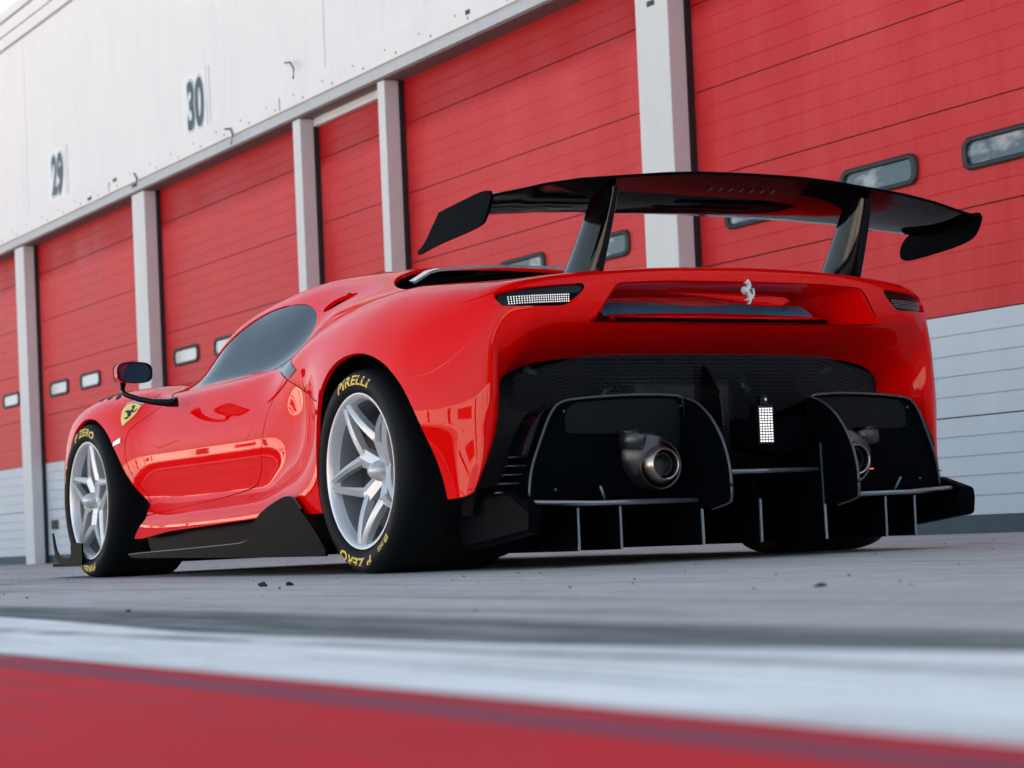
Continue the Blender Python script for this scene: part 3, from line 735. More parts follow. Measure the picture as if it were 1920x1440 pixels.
# ------------------------------------------------------------------ wheels
RT = .3311; WR, WF = 6.345, 9.045
def curve_text(txt, rad, height, centre_deg, x, width=None, bold=.03, shear=.25):
    """text bent round the tyre; angle counted from forward (+Y) up, reading clockwise seen from the left"""
    me = text_mesh(txt, 1.0, bold, shear, 1.08, res=4)
    bm = bmesh.new(); bm.from_mesh(me); bmesh.ops.triangulate(bm, faces=bm.faces)
    bmesh.ops.subdivide_edges(bm, edges=[e for e in bm.edges if e.calc_length() > .12], cuts=2); bm.to_mesh(me); bm.free()
    co = np.array([v.co for v in me.vertices]); lo, hi = co.min(0), co.max(0); sc = height/(hi[1]-lo[1])
    W = (hi[0]-lo[0])*sc if width is None else width; sx = W/(hi[0]-lo[0])
    a = np.radians(centre_deg)+((co[:, 0]-(lo[0]+hi[0])/2)*sx)/rad; r = rad+(co[:, 1]-(lo[1]+hi[1])/2)*sc
    return np.stack([np.full(len(a), x), r*np.cos(a), r*np.sin(a)], 1), [tuple(p.vertices) for p in me.polygons]
def lathe_x(prof, n, name, m, parent, auto=R(35), **p):
    return MB().lathe(prof, n).build(name, m, parent, smooth=True, autosmooth=auto, **p)
def make_wheel(side, Y, width, hub, tip0, texts):
    """side -1 left; local x runs outward->inward for the left wheel"""
    Wt = bpy.data.objects.new('wheel', None); COL.objects.link(Wt); Wt.parent = CAR
    Wt.location = (side*(CX-3.034), Y-CYY, RT)
    if side > 0: Wt.rotation_euler = (0, 0, math.pi)
    tx = [(.02, .235), (.004, .2495), (-.004, .254), (-.013, .268), (-.017, .284), (-.016, .300), (-.009, .315), (.006, .3255), (.028, .3300), (.06, .3311)]
    prof = tx+[(width/2, .3311)]+[(width-a, r) for a, r in tx[::-1]]
    # contact patch: flatten slightly
    ty = MB().lathe(prof, 96)
    ty.V = [(x-(.004 if z < -.30 else 0)*(1 if x < width/2 else -1), y, max(z, -.3311)) for x, y, z in ty.V]
    T = ty.build('tyre', m_tyre, Wt, smooth=True, autosmooth=R(40))
    rim = MB().lathe([(.020, .236), (.0, .2470), (-.004, .2520), (-.0075, .2515), (-.008, .2480), (-.002, .2375), (.012, .2345), (.03, .2285)], 96)
    MB().lathe([(.03, .2285), (.06, .222), (.12, .219), (.19, .216), (.235, .222), (.25, .238)], 96).build('rim_barrel', m_rimd, Wt, smooth=True, autosmooth=R(50))
    rim.build('rim', m_rim, Wt, smooth=True, autosmooth=R(50))
    MB().lathe([(.092, .0), (.092, .192), (.125, .195), (.128, .0)], 64).build('brake_disc', m_disc, Wt, smooth=True, autosmooth=R(30))
    MB().lathe([(.215, .0), (.215, .218)], 48).build('wheel_backing', m_liner, Wt)
    # caliper
    cal = MB()
    for a0 in np.linspace(150, 205, 7)[:-1]:
        a1 = a0+9.2; P = [(.075, rr*math.cos(R(a)), rr*math.sin(R(a))) for rr, a in ((.13, a0), (.20, a0), (.20, a1), (.13, a1))]
        cal.poly(P, (.05, 0, 0))
    cal.build('brake_caliper', mat('caliper', (.10, .012, .012), .3), Wt)
    # star spokes: pairs of blades from each tip to the junctions, single roots to the hub
    sp = MB()
    def P(r, a, x): return Vector((x, r*math.cos(R(a)), r*math.sin(R(a))))
    def beam(p0, p1, w0, w1, d0, d1, ridge=.006, n=7, bend=0.0, ax=0):
        V = []
        for i in range(n):
            t = i/(n-1); p = p0.lerp(p1, t); p.x += bend*4*t*(1-t)
            tan = (p1-p0); tan.x = 0; tan.normalize(); nrm = Vector((0, -tan.z, tan.y))
            w_ = w0+(w1-w0)*t; d_ = d0+(d1-d0)*t
            for u_, x_ in ((-.5, d_), (-.5, .25*ridge+.003), (-.30, -.1*ridge), (ax, -ridge), (.30, -.1*ridge), (.5, .25*ridge+.003), (.5, d_)):
                q_ = p+nrm*(w_*u_); V.append((q_.x+x_, q_.y, q_.z))
        F = [(i*7+j, i*7+(j+1) % 7, (i+1)*7+(j+1) % 7, (i+1)*7+j) for i in range(n-1) for j in range(7)]
        F += [tuple(range(7)), tuple((n-1)*7+j for j in range(7))[::-1]]; sp.add(V, F)
    for q in range(5):
        th = tip0+72*q
        for sg in (-1, 1):
            tip = P(.240, th+sg*3.2, .004); node = P(.098, th+sg*36, hub*.62+.004)
            beam(tip, node, .017, .033, .028, .032, .006, 8, -.010 if hub > .05 else -.003, ax=.18*sg)
        node = P(.104, th+36, hub*.60); hubp = P(.018, th+36, hub+.004)
        beam(node, hubp, .062, .052, .034, .03, .007, 6)
    sp.build('spokes', m_rim, Wt, smooth=True, autosmooth=R(26))
    MB().lathe([(hub+.05, .040), (hub+.004, .040), (hub-.002, .036), (hub-.006, .030)], 40).build('hub', m_rim, Wt, smooth=True, autosmooth=R(30))
    MB().lathe([(hub, .034), (hub-.016, .033), (hub-.036, .025), (hub-.048, .014), (hub-.051, .0)], 40).build('centre_lock_nut', m_rim, Wt, smooth=True)
    if side < 0:
        xs = -.0178
        xs_p = np.array([a for a, r in tx[2:9]]); rs_p = np.array([r for a, r in tx[2:9]])
        for tx_, rad, h, cdeg, wd in texts:
            L = MB(); L.add(*[x_ if i else [tuple(v) for v in x_] for i, x_ in enumerate(curve_text(tx_, rad, h, cdeg, xs, wd))])
            # follow the sidewall bulge
            L.V = [(float(np.interp(math.hypot(y, z), rs_p, xs_p))-.0014, y, z) for x, y, z in L.V]
            L.build('tyre_lettering', m_yel, Wt)
        def ringbox(a0, a1, r0, r1, name, m_=m_yel, dx=.0012):
            mb = MB(); n = 6; V = []
            for i in range(n+1):
                for r_ in (r0, (r0+r1)/2, r1):
                    a = R(a0+(a1-a0)*i/n); V.append((float(np.interp(r_, rs_p, xs_p))-dx, r_*math.cos(a), r_*math.sin(a)))
            mb.add(V, [(i*3+j, i*3+j+1, (i+1)*3+j+1, (i+1)*3+j) for i in range(n) for j in range(2)]).build(name, m_, Wt)
        return Wt, ringbox
    return Wt, None
wl, rb_ = make_wheel(-1, WR, .42, .075, 63.3, [('PIRELLI', .293, .031, 89, .245), ('P ZERO', .295, .033, 277, .240), ('DHD2', .287, .015, 238, .048)])
rb_(226, 231.5, .281, .299, 'tyre_badge'); rb_(227.2, 230.3, .287, .293, 'tyre_badge_print', m_rub, .0018)
wl, rb_ = make_wheel(-1, WF, .34, .018, 94, [('P ZERO', .292, .032, 90, .255), ('PIRELLI', .294, .030, 275, .235)])
rb_(30, 33, .288, .296, 'tyre_badge'); rb_(17, 24, .285, .293, 'tyre_badge')
make_wheel(1, WR, .42, .075, 63.3, []); make_wheel(1, WF, .34, .018, 94, [])
# wheel-house liners
for Y, r_, w_ in ((WR-.05, .46, .50), (WF, .42, .42)):
    for s in (-1, 1):
        mb = MB(); n = 20; x0, x1 = s*.895, s*(.985-w_-.06); V = []
        for i in range(n+1):
            a = R(-22+224*i/n); V += [(x0, Y+r_*math.cos(a), RT+r_*.94*math.sin(a)), (x1, Y+r_*math.cos(a), RT+r_*.94*math.sin(a))]
        F = [(2*i, 2*i+1, 2*i+3, 2*i+2) for i in range(n)]+[tuple(2*i+1 for i in range(n+1))]
        mb.add(V, F); carb(mb, 'wheelhouse_liner', m_liner)
# flat floor
mb = MB(); mb.poly([(-.94, 8.5, .085), (.94, 8.5, .085), (.93, 6.85, .085), (.50, 6.75, .085), (.50, 5.95, .09), (-.50, 5.95, .09), (-.50, 6.75, .085), (-.93, 6.85, .085)], (0, 0, .02)); carb(mb, 'floor', m_blk)
mb = MB(); mb.poly([(-.60, 9.85, .075), (.60, 9.85, .075), (.60, 8.5, .085), (-.60, 8.5, .085)], (0, 0, .02)); carb(mb, 'front_floor', m_blk)

m_edge = mat('carbon_edge_highlight', (.075, .085, .095), .25, .4)
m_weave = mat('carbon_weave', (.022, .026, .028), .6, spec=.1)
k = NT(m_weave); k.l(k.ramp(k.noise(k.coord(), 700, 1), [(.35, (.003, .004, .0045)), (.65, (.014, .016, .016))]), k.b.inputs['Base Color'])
# --- side skirts with the upswept blade
for s in (-1, 1):
    mb = MB(); mb.poly([(s*.93, 8.52, .20), (s*.93, 8.2, .215), (s*.93, 6.66, .24), (s*.93, 6.66, .09), (s*.93, 8.45, .09)], (.03, 0, 0)); carb(mb, 'rocker_panel', m_blk)
    # horizontal shelf
    mb = MB(); mb.poly([(s*1.03, 8.46, .092), (s*.90, 8.50, .098), (s*.90, 6.70, .100), (s*1.03, 6.62, .098)], (0, 0, .014)); carb(mb, 'side_skirt', m_blk, bevel=.004)
    bl = smooth_poly([(8.48,.093),(8.30,.098),(7.9,.105),(7.45,.114),(7.28,.120),(7.20,.140),(7.15,.195),(7.05,.234),(6.93,.262),(6.86,.270),(6.81,.262),(6.74,.215),(6.64,.150),(6.56,.085),(6.56,.062),(7.3,.066),(8.43,.078)], 6, (0, 13, 14, 16))
    mb = MB(); mb.poly([(s*1.032, y, z) for y, z in bl], (.010, 0, 0)); carb(mb, 'skirt_blade', m_blk, bevel=.003)
    carb(MB().tube([(s*1.032, y, z) for y, z in bl[:66]], .0032, 6), 'skirt_edge_highlight', m_edge, smooth=True)  # thin paler tube draws the highlight along the skirt edge
    # vanes behind the front wheel
    for q, (ya, yb) in enumerate(((8.66, 8.52), (8.58, 8.44))):
        mb = MB(); mb.poly([(s*.90, ya, .47-.05*q), (s*.86, ya-.03, .45-.05*q), (s*.85, yb-.08, .12), (s*.90, yb-.04, .12), (s*.90, yb+.02, .30)], (.008, 0, 0)); carb(mb, 'front_wheel_vane', m_blk)
    mb = MB(); mb.poly([(s*.865, 8.70, .60), (s*.865, 8.50, .47), (s*.865, 8.26, .26), (s*.865, 8.30, .16), (s*.865, 8.54, .10), (s*.865, 8.62, .30)], (.01, 0, 0)); carb(mb, 'arch_backing', m_liner)
# front splitter and end fence
mb = MB(); mb.poly([(-.98, 9.30, .058), (-.99, 9.62, .058), (-.85, 9.95, .058), (-.4, 10.08, .058), (.4, 10.08, .058), (.85, 9.95, .058), (.99, 9.62, .058), (.98, 9.30, .058)], (0, 0, .014)); carb(mb, 'front_splitter', m_blk, bevel=.004)
for s in (-1, 1):
    f_ = smooth_poly([(9.10,.055),(9.34,.056),(9.42,.072),(9.475,.108),(9.505,.195),(9.495,.197),(9.455,.125),(9.39,.095),(9.26,.092),(9.24,.15),(9.10,.15)], 5, (0, 4, 10))
    mb = MB(); mb.poly([(s*1.02, y, z) for y, z in f_], (.008, 0, 0)); carb(mb, 'splitter_fence', m_blk)
    mb = MB(); mb.poly([(s*.95, 9.26, .06), (s*.93, 9.40, .06), (s*.92, 9.44, .15), (s*.94, 9.25, .15)], (.02, 0, 0)); carb(mb, 'lower_bumper', m_blk)

# --- mirrors
for s in (-1, 1):
    MR = bpy.data.objects.new('door_mirror', None); COL.objects.link(MR); MR.parent = CAR; MR.location = (s*1.088, 8.17-CYY, .806)
    # housing: rounded bucket, open towards the back
    mb = MB(); nA = 32; V = []; rows = [(-.000, 1.0), (.012, 1.0), (.035, .97), (.06, .88), (.082, .70), (.095, .45), (.10, .0)]
    def el(a, k_): 
        c_, s_ = math.cos(a), math.sin(a); e_ = .62
        return (math.copysign(abs(c_)**e_, c_)*.073*k_, math.copysign(abs(s_)**e_, s_)*.042*k_)
    for y_, k_ in rows:
        for i in range(nA):
            x_, z_ = el(2*math.pi*i/nA, max(k_, .001)); V.append((x_*s*-1 + (0 if s < 0 else 0), y_, z_+.10*x_*(-s)*0))
    F = [(r_*nA+i, r_*nA+(i+1) % nA, (r_+1)*nA+(i+1) % nA, (r_+1)*nA+i) for r_ in range(len(rows)-1) for i in range(nA)]
    mb.add(V, F); mb.build('mirror_housing', m_paint, MR, smooth=True)
    mb = MB(); V = []
    for y_, k_ in ((.0, 1.0), (.0, .90), (.010, .86)):
        for i in range(nA): x_, z_ = el(2*math.pi*i/nA, k_); V.append((x_, y_, z_))
    mb.add(V, [(r_*nA+i, r_*nA+(i+1) % nA, (r_+1)*nA+(i+1) % nA, (r_+1)*nA+i) for r_ in range(2) for i in range(nA)]).build('mirror_rim', m_gloss, MR)
    mb = MB(); V = [(el(2*math.pi*i/nA, .88)[0], .008-.05*el(2*math.pi*i/nA, .88)[1], el(2*math.pi*i/nA, .88)[1]) for i in range(nA)]
    mb.add(V, [tuple(range(nA))]); mb.build('mirror_glass', m_mirror, MR)
    mb = MB().tube([(s*.035, .04, -.036), (s*.042, .035, -.065), (s*.036, .02, -.085), (-s*.01, -.005, -.105), (-s*.06, -.03, -.118), (-s*.115, -.05, -.124), (-s*.15, -.055, -.12)], [.013, .010, .010, .0115, .0125, .016, .022], 12, sx=1.0)
    mb.build('mirror_stalk', m_gloss, MR, smooth=True)

# --- rear wing
WG = bpy.data.objects.new('rear_wing', None); COL.objects.link(WG); WG.parent = CAR
def wcarb(mb, name, m, **p): return mb.build(name, m, WG, off=(0, CYY, 0), **p)
n = 61; ws_ = np.linspace(-.925, .925, n)
te = lambda a: float(np.interp(abs(a), [0, .2, .32, .5, .62, .75, .82, .925], [1.190, 1.188, 1.181, 1.164, 1.152, 1.131, 1.114, 1.092]))
le = lambda a: float(np.interp(abs(a), [0, .18, .4, .58, .74, .85, .925], [1.124, 1.123, 1.119, 1.110, 1.096, 1.084, 1.076]))
tey = lambda a: 5.525+.02*abs(a); ley = lambda a: 5.905-.055*(abs(a)/.925)**3
prof = []
V = []
K = 14
for a in ws_:
    y0, z0, y1, z1 = tey(a), te(a), ley(a), le(a)
    sec = []
    for i in range(K+1):                                # underside, rear -> front
        t = i/K; y = y0+(y1-y0)*t; z = z0+(z1-z0)*(1-(1-t)**1.6)-.010*math.sin(math.pi*t)
        sec.append((y, z))
    for i in range(1, K):                                # top, front -> rear
        t = 1-i/K; y = y0+(y1-y0)*t; z = z0+(z1-z0)*(1-(1-t)**1.6)+.030*math.sin(math.pi*min(1, (1-t)*.0+t)**.8)*.8+.003
        sec.append((y, z))
    sec.append((y0-.001, z0+.006))
    V += [(a, y, z) for y, z in sec]
    m_ = len(sec)
F = [(i*m_+j, i*m_+(j+1) % m_, (i+1)*m_+(j+1) % m_, (i+1)*m_+j) for i in range(n-1) for j in range(m_)]+[tuple(range(m_)), tuple((n-1)*m_+j for j in range(m_))[::-1]]
wcarb(MB().add(V, F), 'wing_blade', m_gloss, smooth=True, autosmooth=R(35))
V = []; 
for a in ws_: V += [(a, tey(a)-.004, te(a)+.000), (a, tey(a)-.004, te(a)+.009), (a, tey(a)+.006, te(a)+.009), (a, tey(a)+.006, te(a))]
wcarb(MB().add(V, [(i*4+j, i*4+(j+1) % 4, (i+1)*4+(j+1) % 4, (i+1)*4+j) for i in range(n-1) for j in range(4)]), 'gurney_flap', m_blk)
for s in (-1, 1):
    ep = smooth_poly([(5.530,1.100),(5.528,1.085),(5.558,1.042),(5.60,1.022),(5.70,1.008),(5.86,.998),(5.925,1.000),(5.950,1.018),(5.940,1.055),(5.90,1.085),(5.84,1.094),(5.62,1.112),(5.545,1.112)], 5) if s > 0 else smooth_poly([(5.530,1.100),(5.528,1.085),(5.565,1.036),(5.60,1.018),(5.70,1.008),(5.86,.998),(6.00,.984),(6.005,.996),(5.955,1.015),(5.862,1.085),(5.84,1.094),(5.62,1.112),(5.545,1.112)], 5, (6, 7))
    wcarb(MB().poly([(s*.932, y, z) for y, z in ep], (.010, 0, 0)), 'endplate', m_blk, bevel=.003)
    # swan-neck support: base on the deck, leaning back to the blade
    base_y, top_y = 5.760, 5.61; n_ = 14; V = []
    for i in range(n_):
        t = i/(n_-1); yc = base_y+(top_y-base_y)*(t**.9); z = .890+(1.150-.890)*t; ch = .112-.046*t; th = .026-.006*t; wx_ = s*(.498-.014*t)
        for q in range(16):
            g = 2*math.pi*q/16; V.append((wx_+th*math.cos(g), yc+ch*math.sin(g), z+.10*ch*math.sin(g)))
    F = [(i*16+q, i*16+(q+1) % 16, (i+1)*16+(q+1) % 16, (i+1)*16+q) for i in range(n_-1) for q in range(16)]
    wcarb(MB().add(V, F), 'wing_support', m_gloss, smooth=True)
# faint lettering on the blade
for q in range(7):
    w_ = -.105+q*.040
    y_ = 5.605; z_ = te(w_)+(le(w_)-te(w_))*(1-(1-.21)**1.6)-.010*math.sin(math.pi*.21)-.003
    wcarb(MB().poly([(w_-.010, y_, z_-.006), (w_-.006, y_, z_-.006), (w_+.010, y_, z_+.005), (w_+.006, y_, z_+.005)], (0, .003, 0)), 'blade_lettering', m_edge)

# --- horse emblem on the rear
HORSE = [(745,380),(722,372),(690,400),(668,430),(645,455),(655,485),(675,488),(705,478),(735,462),(722,520),(702,570),(655,605),(625,575),(600,566),(572,600),(552,655),(540,705),(562,702),(585,645),(606,622),(590,690),(602,742),(612,772),(630,766),(622,730),(612,690),(640,680),(690,730),(716,780),(712,805),(742,815),(748,860),(752,900),(700,905),(655,895),(634,915),(650,932),(700,928),(762,930),(768,960),(745,1000),(724,1030),(760,1035),(790,990),(824,930),(826,890),(848,850),(866,885),(890,880),(900,820),(932,770),(936,700),(922,655),(900,600),(880,630),(890,700),(896,750),(866,805),(842,780),(806,755),(775,680),(745,625),(775,632),(805,625),(822,560),(820,490),(806,440),(775,412)]
H = np.array(HORSE, float); H = (H-[740, 705])/660.0; H[:, 1] *= -1      # unit height
sc = .078
mb = MB(); mb.poly([(x*sc+.005, 5.583, z*sc+.835) for x, z in smooth_poly(H, 3)], (0, .012, 0)); carb(mb, 'horse_emblem', m_horse, bevel=.0025)
# --- shield on the front fender, laid on the skin
from mathutils.bvhtree import BVHTree
bv = BVHTree.FromPolygons([tuple(v) for v in full_body.V.tolist()], full_body.F)
def on_side(y, z, off=.002):
    h = bv.ray_cast(Vector((-2, y, z)), Vector((1, 0, 0)))
    if h[0] is None: return (-1.0, y, z)
    nrm = h[1] if h[1].x < 0 else -h[1]; p = h[0]+nrm*off; return tuple(p)
def decal(poly, off, name, m, parent=None, n=2):
    me = me_from([(0, y, z) for y, z in poly], [tuple(range(len(poly)))]); bm = bmesh.new(); bm.from_mesh(me); bmesh.ops.triangulate(bm, faces=bm.faces)
    for _ in range(n): bmesh.ops.subdivide_edges(bm, edges=[e for e in bm.edges if e.calc_length() > .012], cuts=1); bmesh.ops.triangulate(bm, faces=bm.faces)
    V = [on_side(v.co.y, v.co.z, off) for v in bm.verts]; F = [tuple(v.index for v in f.verts) for f in bm.faces]; bm.free()
    return carb(MB().add(V, F), name, m, parent, smooth=True)
def poly_line(pts, w_):
    pts = [Vector((0, a, b)) for a, b in pts]; L = []; Q = []
    for i, q in enumerate(pts):
        t = (pts[min(i+1, len(pts)-1)]-pts[max(i-1, 0)]).normalized(); n_ = Vector((0, -t.z, t.y))*w_/2; L.append(q+n_); Q.append(q-n_)
    return [(v.y, v.z) for v in L+Q[::-1]]
sh = smooth_poly([(8.695,.714),(8.648,.7185),(8.580,.703),(8.583,.690),(8.593,.664),(8.655,.625),(8.677,.646),(8.699,.688)], 5, (0, 2, 5))
SHD = decal(sh, .003, 'shield_badge', m_shy)
decal([(8.706,.7215),(8.657,.7285),(8.572,.7115),(8.575,.7065),(8.655,.7225),(8.702,.7165)], .0032, 'shield_cap', m_sil, SHD)
hpr = [(8.626,.708),(8.634,.707),(8.647,.702),(8.638,.699),(8.630,.697),(8.629,.691),(8.638,.686),(8.650,.688),(8.655,.692),(8.660,.691),(8.656,.687),(8.672,.688),(8.674,.684),(8.660,.681),(8.650,.677),(8.640,.667),(8.639,.660),(8.660,.659),(8.660,.656),(8.640,.651),(8.634,.653),(8.628,.659),(8.614,.667),(8.620,.671),(8.624,.680),(8.600,.676),(8.594,.690),(8.600,.692),(8.604,.681),(8.620,.688),(8.616,.695)]
decal(hpr, .0045, 'horse_print', m_gloss, SHD, n=1)
decal([(8.720,.562),(8.660,.577),(8.655,.556),(8.722,.545)], .004, 'fender_reflector', m_sil)
# panel seam from the door corner to the wheel arch, laid as a thin shadow gap strip
decal(poly_line([(7.27,.741),(7.20,.718),(7.063,.678),(6.935,.636),(6.80,.610),(6.640,.577)], .0035), .0012, 'panel_seam', m_dark)
decal(poly_line([(8.545,.748),(8.53,.730),(8.52,.714)], .0035), .0012, 'panel_seam', m_dark)
def top_decal(poly, off, name, m):
    me = me_from([(x, y, 0) for x, y in poly], [tuple(range(len(poly)))]); bm = bmesh.new(); bm.from_mesh(me); bmesh.ops.triangulate(bm, faces=bm.faces)
    for _ in range(2): bmesh.ops.subdivide_edges(bm, edges=[e for e in bm.edges if e.calc_length() > .012], cuts=1); bmesh.ops.triangulate(bm, faces=bm.faces)
    V = []
    for v in bm.verts:
        sg_ = -1 if v.co.x < 0 else 1; h = bv.ray_cast(Vector((-abs(v.co.x), v.co.y, 2)), Vector((0, 0, -1))); n_ = h[1] if h[1].z > 0 else -h[1]; q = h[0]+n_*off; V.append((-sg_*q.x, q.y, q.z))
    F = [tuple(v.index for v in f.verts) for f in bm.faces]; bm.free()
    return carb(MB().add(V, F), name, m, smooth=True)
for y0 in (8.90, 9.01, 9.12):
    top_decal([(-.925, y0-.03), (-.905, y0+.02), (-.87, y0+.07), (-.80, y0+.13), (-.79, y0+.115), (-.86, y0+.035), (-.895, y0-.015), (-.91, y0-.05)], .002, 'fender_louvre', m_dark)
    top_decal([(.925, y0-.03), (.905, y0+.02), (.87, y0+.07), (.80, y0+.13), (.79, y0+.115), (.86, y0+.035), (.895, y0-.015), (.91, y0-.05)], .002, 'fender_louvre', m_dark)
decal([(7.36,.748),(7.29,.765),(7.24,.79),(7.21,.80),(7.05,.735),(7.00,.715),(7.07,.690),(7.20,.722),(7.30,.742)], .0025, 'window_trim', m_gloss)
# --- grille mesh: real hexagonal perforations on a curved sheet
hp_ = .0105; rowsN, colsN = 30, 134
def msh(u_, v_):      # u: w, v: 0 bottom .. 1 top
    z = .30+v_*.36-.075*max(0, abs(u_)-.45)/.3*v_*1.0
    y = 5.80+.05*v_*0+.07*(1-v_)+.0*u_*u_+.05*(abs(u_)/.75)**2
    return (u_, y, z)
V = []; F = []
for r_ in range(rowsN):
    for c_ in range(colsN):
        cx = (c_-(colsN-1)/2)*hp_*1.0+(hp_/2 if r_ % 2 else 0); cv = (r_+.5)/rowsN
        b0 = len(V)
        for q in range(6):
            a = math.pi/6+q*math.pi/3
            for rr_ in (.577, .40): V.append(msh(cx+rr_*hp_*math.cos(a), cv+rr_*hp_*math.sin(a)/.36*1.19))
        for q in range(6): F.append((b0+2*q, b0+2*((q+1) % 6), b0+2*((q+1) % 6)+1, b0+2*q+1))
carb(MB().add(V, F), 'grille_mesh', m_mesh, kind='stuff')
# bits of machinery behind the mesh
def tb(pts, r, m=m_strut, name='suspension_strut'): carb(MB().tube(pts, r, 10), name, m, smooth=True)
for s in (-1, 1):
    tb([(s*.60, 5.96, .63), (s*.44, 5.95, .50)], .015); tb([(s*.66, 5.95, .50), (s*.70, 5.95, .56)], .008); tb([(s*.25, 6.0, .60), (s*.30, 6.0, .52)], .02, m_pipe, 'gearbox_pipe')
carb(MB().box(-.75, .75, 6.15, 6.18, .15, .66), 'rear_bulkhead', m_liner)
carb(MB().box(-.20, .20, 5.95, 6.15, .20, .60), 'gearbox_casing', m_pipe, bevel=.03)

# --- diffuser assembly
DF = bpy.data.objects.new('rear_diffuser', None); COL.objects.link(DF); DF.parent = CAR
def dcarb(mb, name, m=m_blk, **p): return mb.build(name, m, DF, off=(0, CYY, 0), **p)
# tunnel roof panels
dcarb(MB().add([(-.84, 5.57, .19), (-.235, 5.57, .19), (-.235, 6.4, .075), (-.84, 6.4, .075)], [(0, 1, 2, 3)]), 'tunnel_roof')
dcarb(MB().add([(.84, 5.57, .19), (.235, 5.57, .19), (.235, 6.4, .075), (.84, 6.4, .075)], [(3, 2, 1, 0)]), 'tunnel_roof')
dcarb(MB().add([(-.235, 5.57, .272), (.235, 5.57, .272), (.235, 6.5, .075), (-.235, 6.5, .075)], [(0, 1, 2, 3)]), 'tunnel_roof')
for s in (-1, 1):
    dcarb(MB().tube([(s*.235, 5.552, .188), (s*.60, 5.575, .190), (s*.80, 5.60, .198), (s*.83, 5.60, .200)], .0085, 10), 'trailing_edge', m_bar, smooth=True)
    for wq, yq in ((.508, 5.58), (.645, 5.60)):
        dcarb(MB().poly([(s*wq, yq, .048), (s*wq, yq, .178), (s*wq, 6.35, .075), (s*wq, 6.35, .048)], (.006, 0, 0)), 'strake')
        dcarb(MB().box(s*wq-.0035, s*wq+.0035, yq-.005, yq-.001, .05, .178), 'strake_edge_highlight', m_bar)
    dcarb(MB().poly([(s*.235, 5.545, .050), (s*.235, 5.552, .355), (s*.235, 5.60, .365), (s*.235, 6.3, .15), (s*.235, 6.4, .048)], (.008, 0, 0)), 'strake')
    dcarb(MB().poly([(s*.235-.0, 5.541, .050), (s*.235, 5.549, .355), (s*.235, 5.545, .355), (s*.235, 5.537, .050)], (.0085, 0, 0)), 'strake_edge_highlight', m_bar)
    # outer winglet (pod): side wall, sloping top, rear face
    P0 = [(s*.852, 5.536, .198), (s*.856, 5.533, .165), (s*.850, 5.536, .110), (s*.856, 5.93, .068), (s*.858, 5.97, .12), (s*.858, 5.95, .222), (s*.845, 5.84, .252), (s*.845, 5.66, .236)]
    P1 = [(s*.815, 5.55, .200), (s*.80, 5.55, .165), (s*.80, 5.55, .105), (s*.78, 5.93, .064), (s*.78, 5.97, .12), (s*.78, 5.95, .225), (s*.78, 5.84, .256), (s*.79, 5.66, .240)]
    dcarb(MB().add(P0+P1, [tuple(range(8)), tuple(range(8, 16))[::-1]]+[(i, (i+1) % 8, 8+(i+1) % 8, 8+i) for i in range(8)]), 'diffuser_winglet', m_blk, bevel=.010)
    # tall panel around the exhaust
    pn = smooth_poly([(.79,.205),(.775,.30),(.735,.40),(.705,.462),(.670,.496),(.60,.508),(.44,.516),(.30,.514),(.245,.498),(.235,.40),(.235,.205)], 5, (0, 9, 10))
    dcarb(MB().poly([(s*a, 5.600+.06*a, b) for a, b in pn], (0, .010, 0)), 'exhaust_panel', m_blk, bevel=.003)
    rimc = [(s*a, 5.588+.06*a, b) for a, b in pn[:41]]
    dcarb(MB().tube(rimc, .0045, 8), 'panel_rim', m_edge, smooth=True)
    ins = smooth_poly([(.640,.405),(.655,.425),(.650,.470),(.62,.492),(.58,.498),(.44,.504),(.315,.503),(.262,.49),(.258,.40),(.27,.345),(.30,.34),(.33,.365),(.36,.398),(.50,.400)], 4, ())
    dcarb(MB().poly([(s*a, 5.5935+.06*a, b) for a, b in ins], (0, .003, 0)), 'panel_reflection', m_weave)  # pale insert paints the reflection in the panel's upper part
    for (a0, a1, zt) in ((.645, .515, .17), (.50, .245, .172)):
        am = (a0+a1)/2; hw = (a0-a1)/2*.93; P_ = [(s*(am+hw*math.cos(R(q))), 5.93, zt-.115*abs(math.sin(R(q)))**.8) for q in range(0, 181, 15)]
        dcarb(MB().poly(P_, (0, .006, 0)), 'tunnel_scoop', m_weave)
    dcarb(MB().tube([(s*.575, 5.575, .24), (s*.555, 5.585, .20)], .004, 8), 'linkage_rod', m_strut, smooth=True)
    dcarb(MB().tube([(s*.60, 5.58, .275), (s*.595, 5.58, .25), (s*.575, 5.62, .21)], .008, 8), 'linkage_rod', m_blk, smooth=True)
    for bx, bz in ((.70, .235), (.26, .19), (.255, .48), (.66, .47)):
        dcarb(MB().tube([(s*bx, 5.592+.06*bx, bz), (s*bx, 5.586+.06*bx, bz)], .0045, 8), 'panel_bolt', m_edge)
    # hollow hood behind the panel
    dcarb(MB().add([(x, y, z) for x, y, z in rimc]+[(x*.98, y+.28, z-.06) for x, y, z in rimc], [(i, i+1, len(rimc)+i+1, len(rimc)+i) for i in range(len(rimc)-1)]), 'panel_hood', m_blk, smooth=True)
    # fin plate reaching back
    fn = smooth_poly([(5.60,.505),(5.535,.484),(5.470,.440),(5.415,.375),(5.385,.310),(5.372,.245),(5.374,.190),(5.390,.174),(5.480,.157),(5.60,.165)], 5, (0, 8, 9))
    dcarb(MB().poly([(s*.240, y, z) for y, z in fn], (.010, 0, 0)), 'rear_fin', m_blk, bevel=.003)
    dcarb(MB().tube([(s*.240, y, z) for y, z in fn[:41]], .0045, 8), 'fin_edge', m_edge, smooth=True)
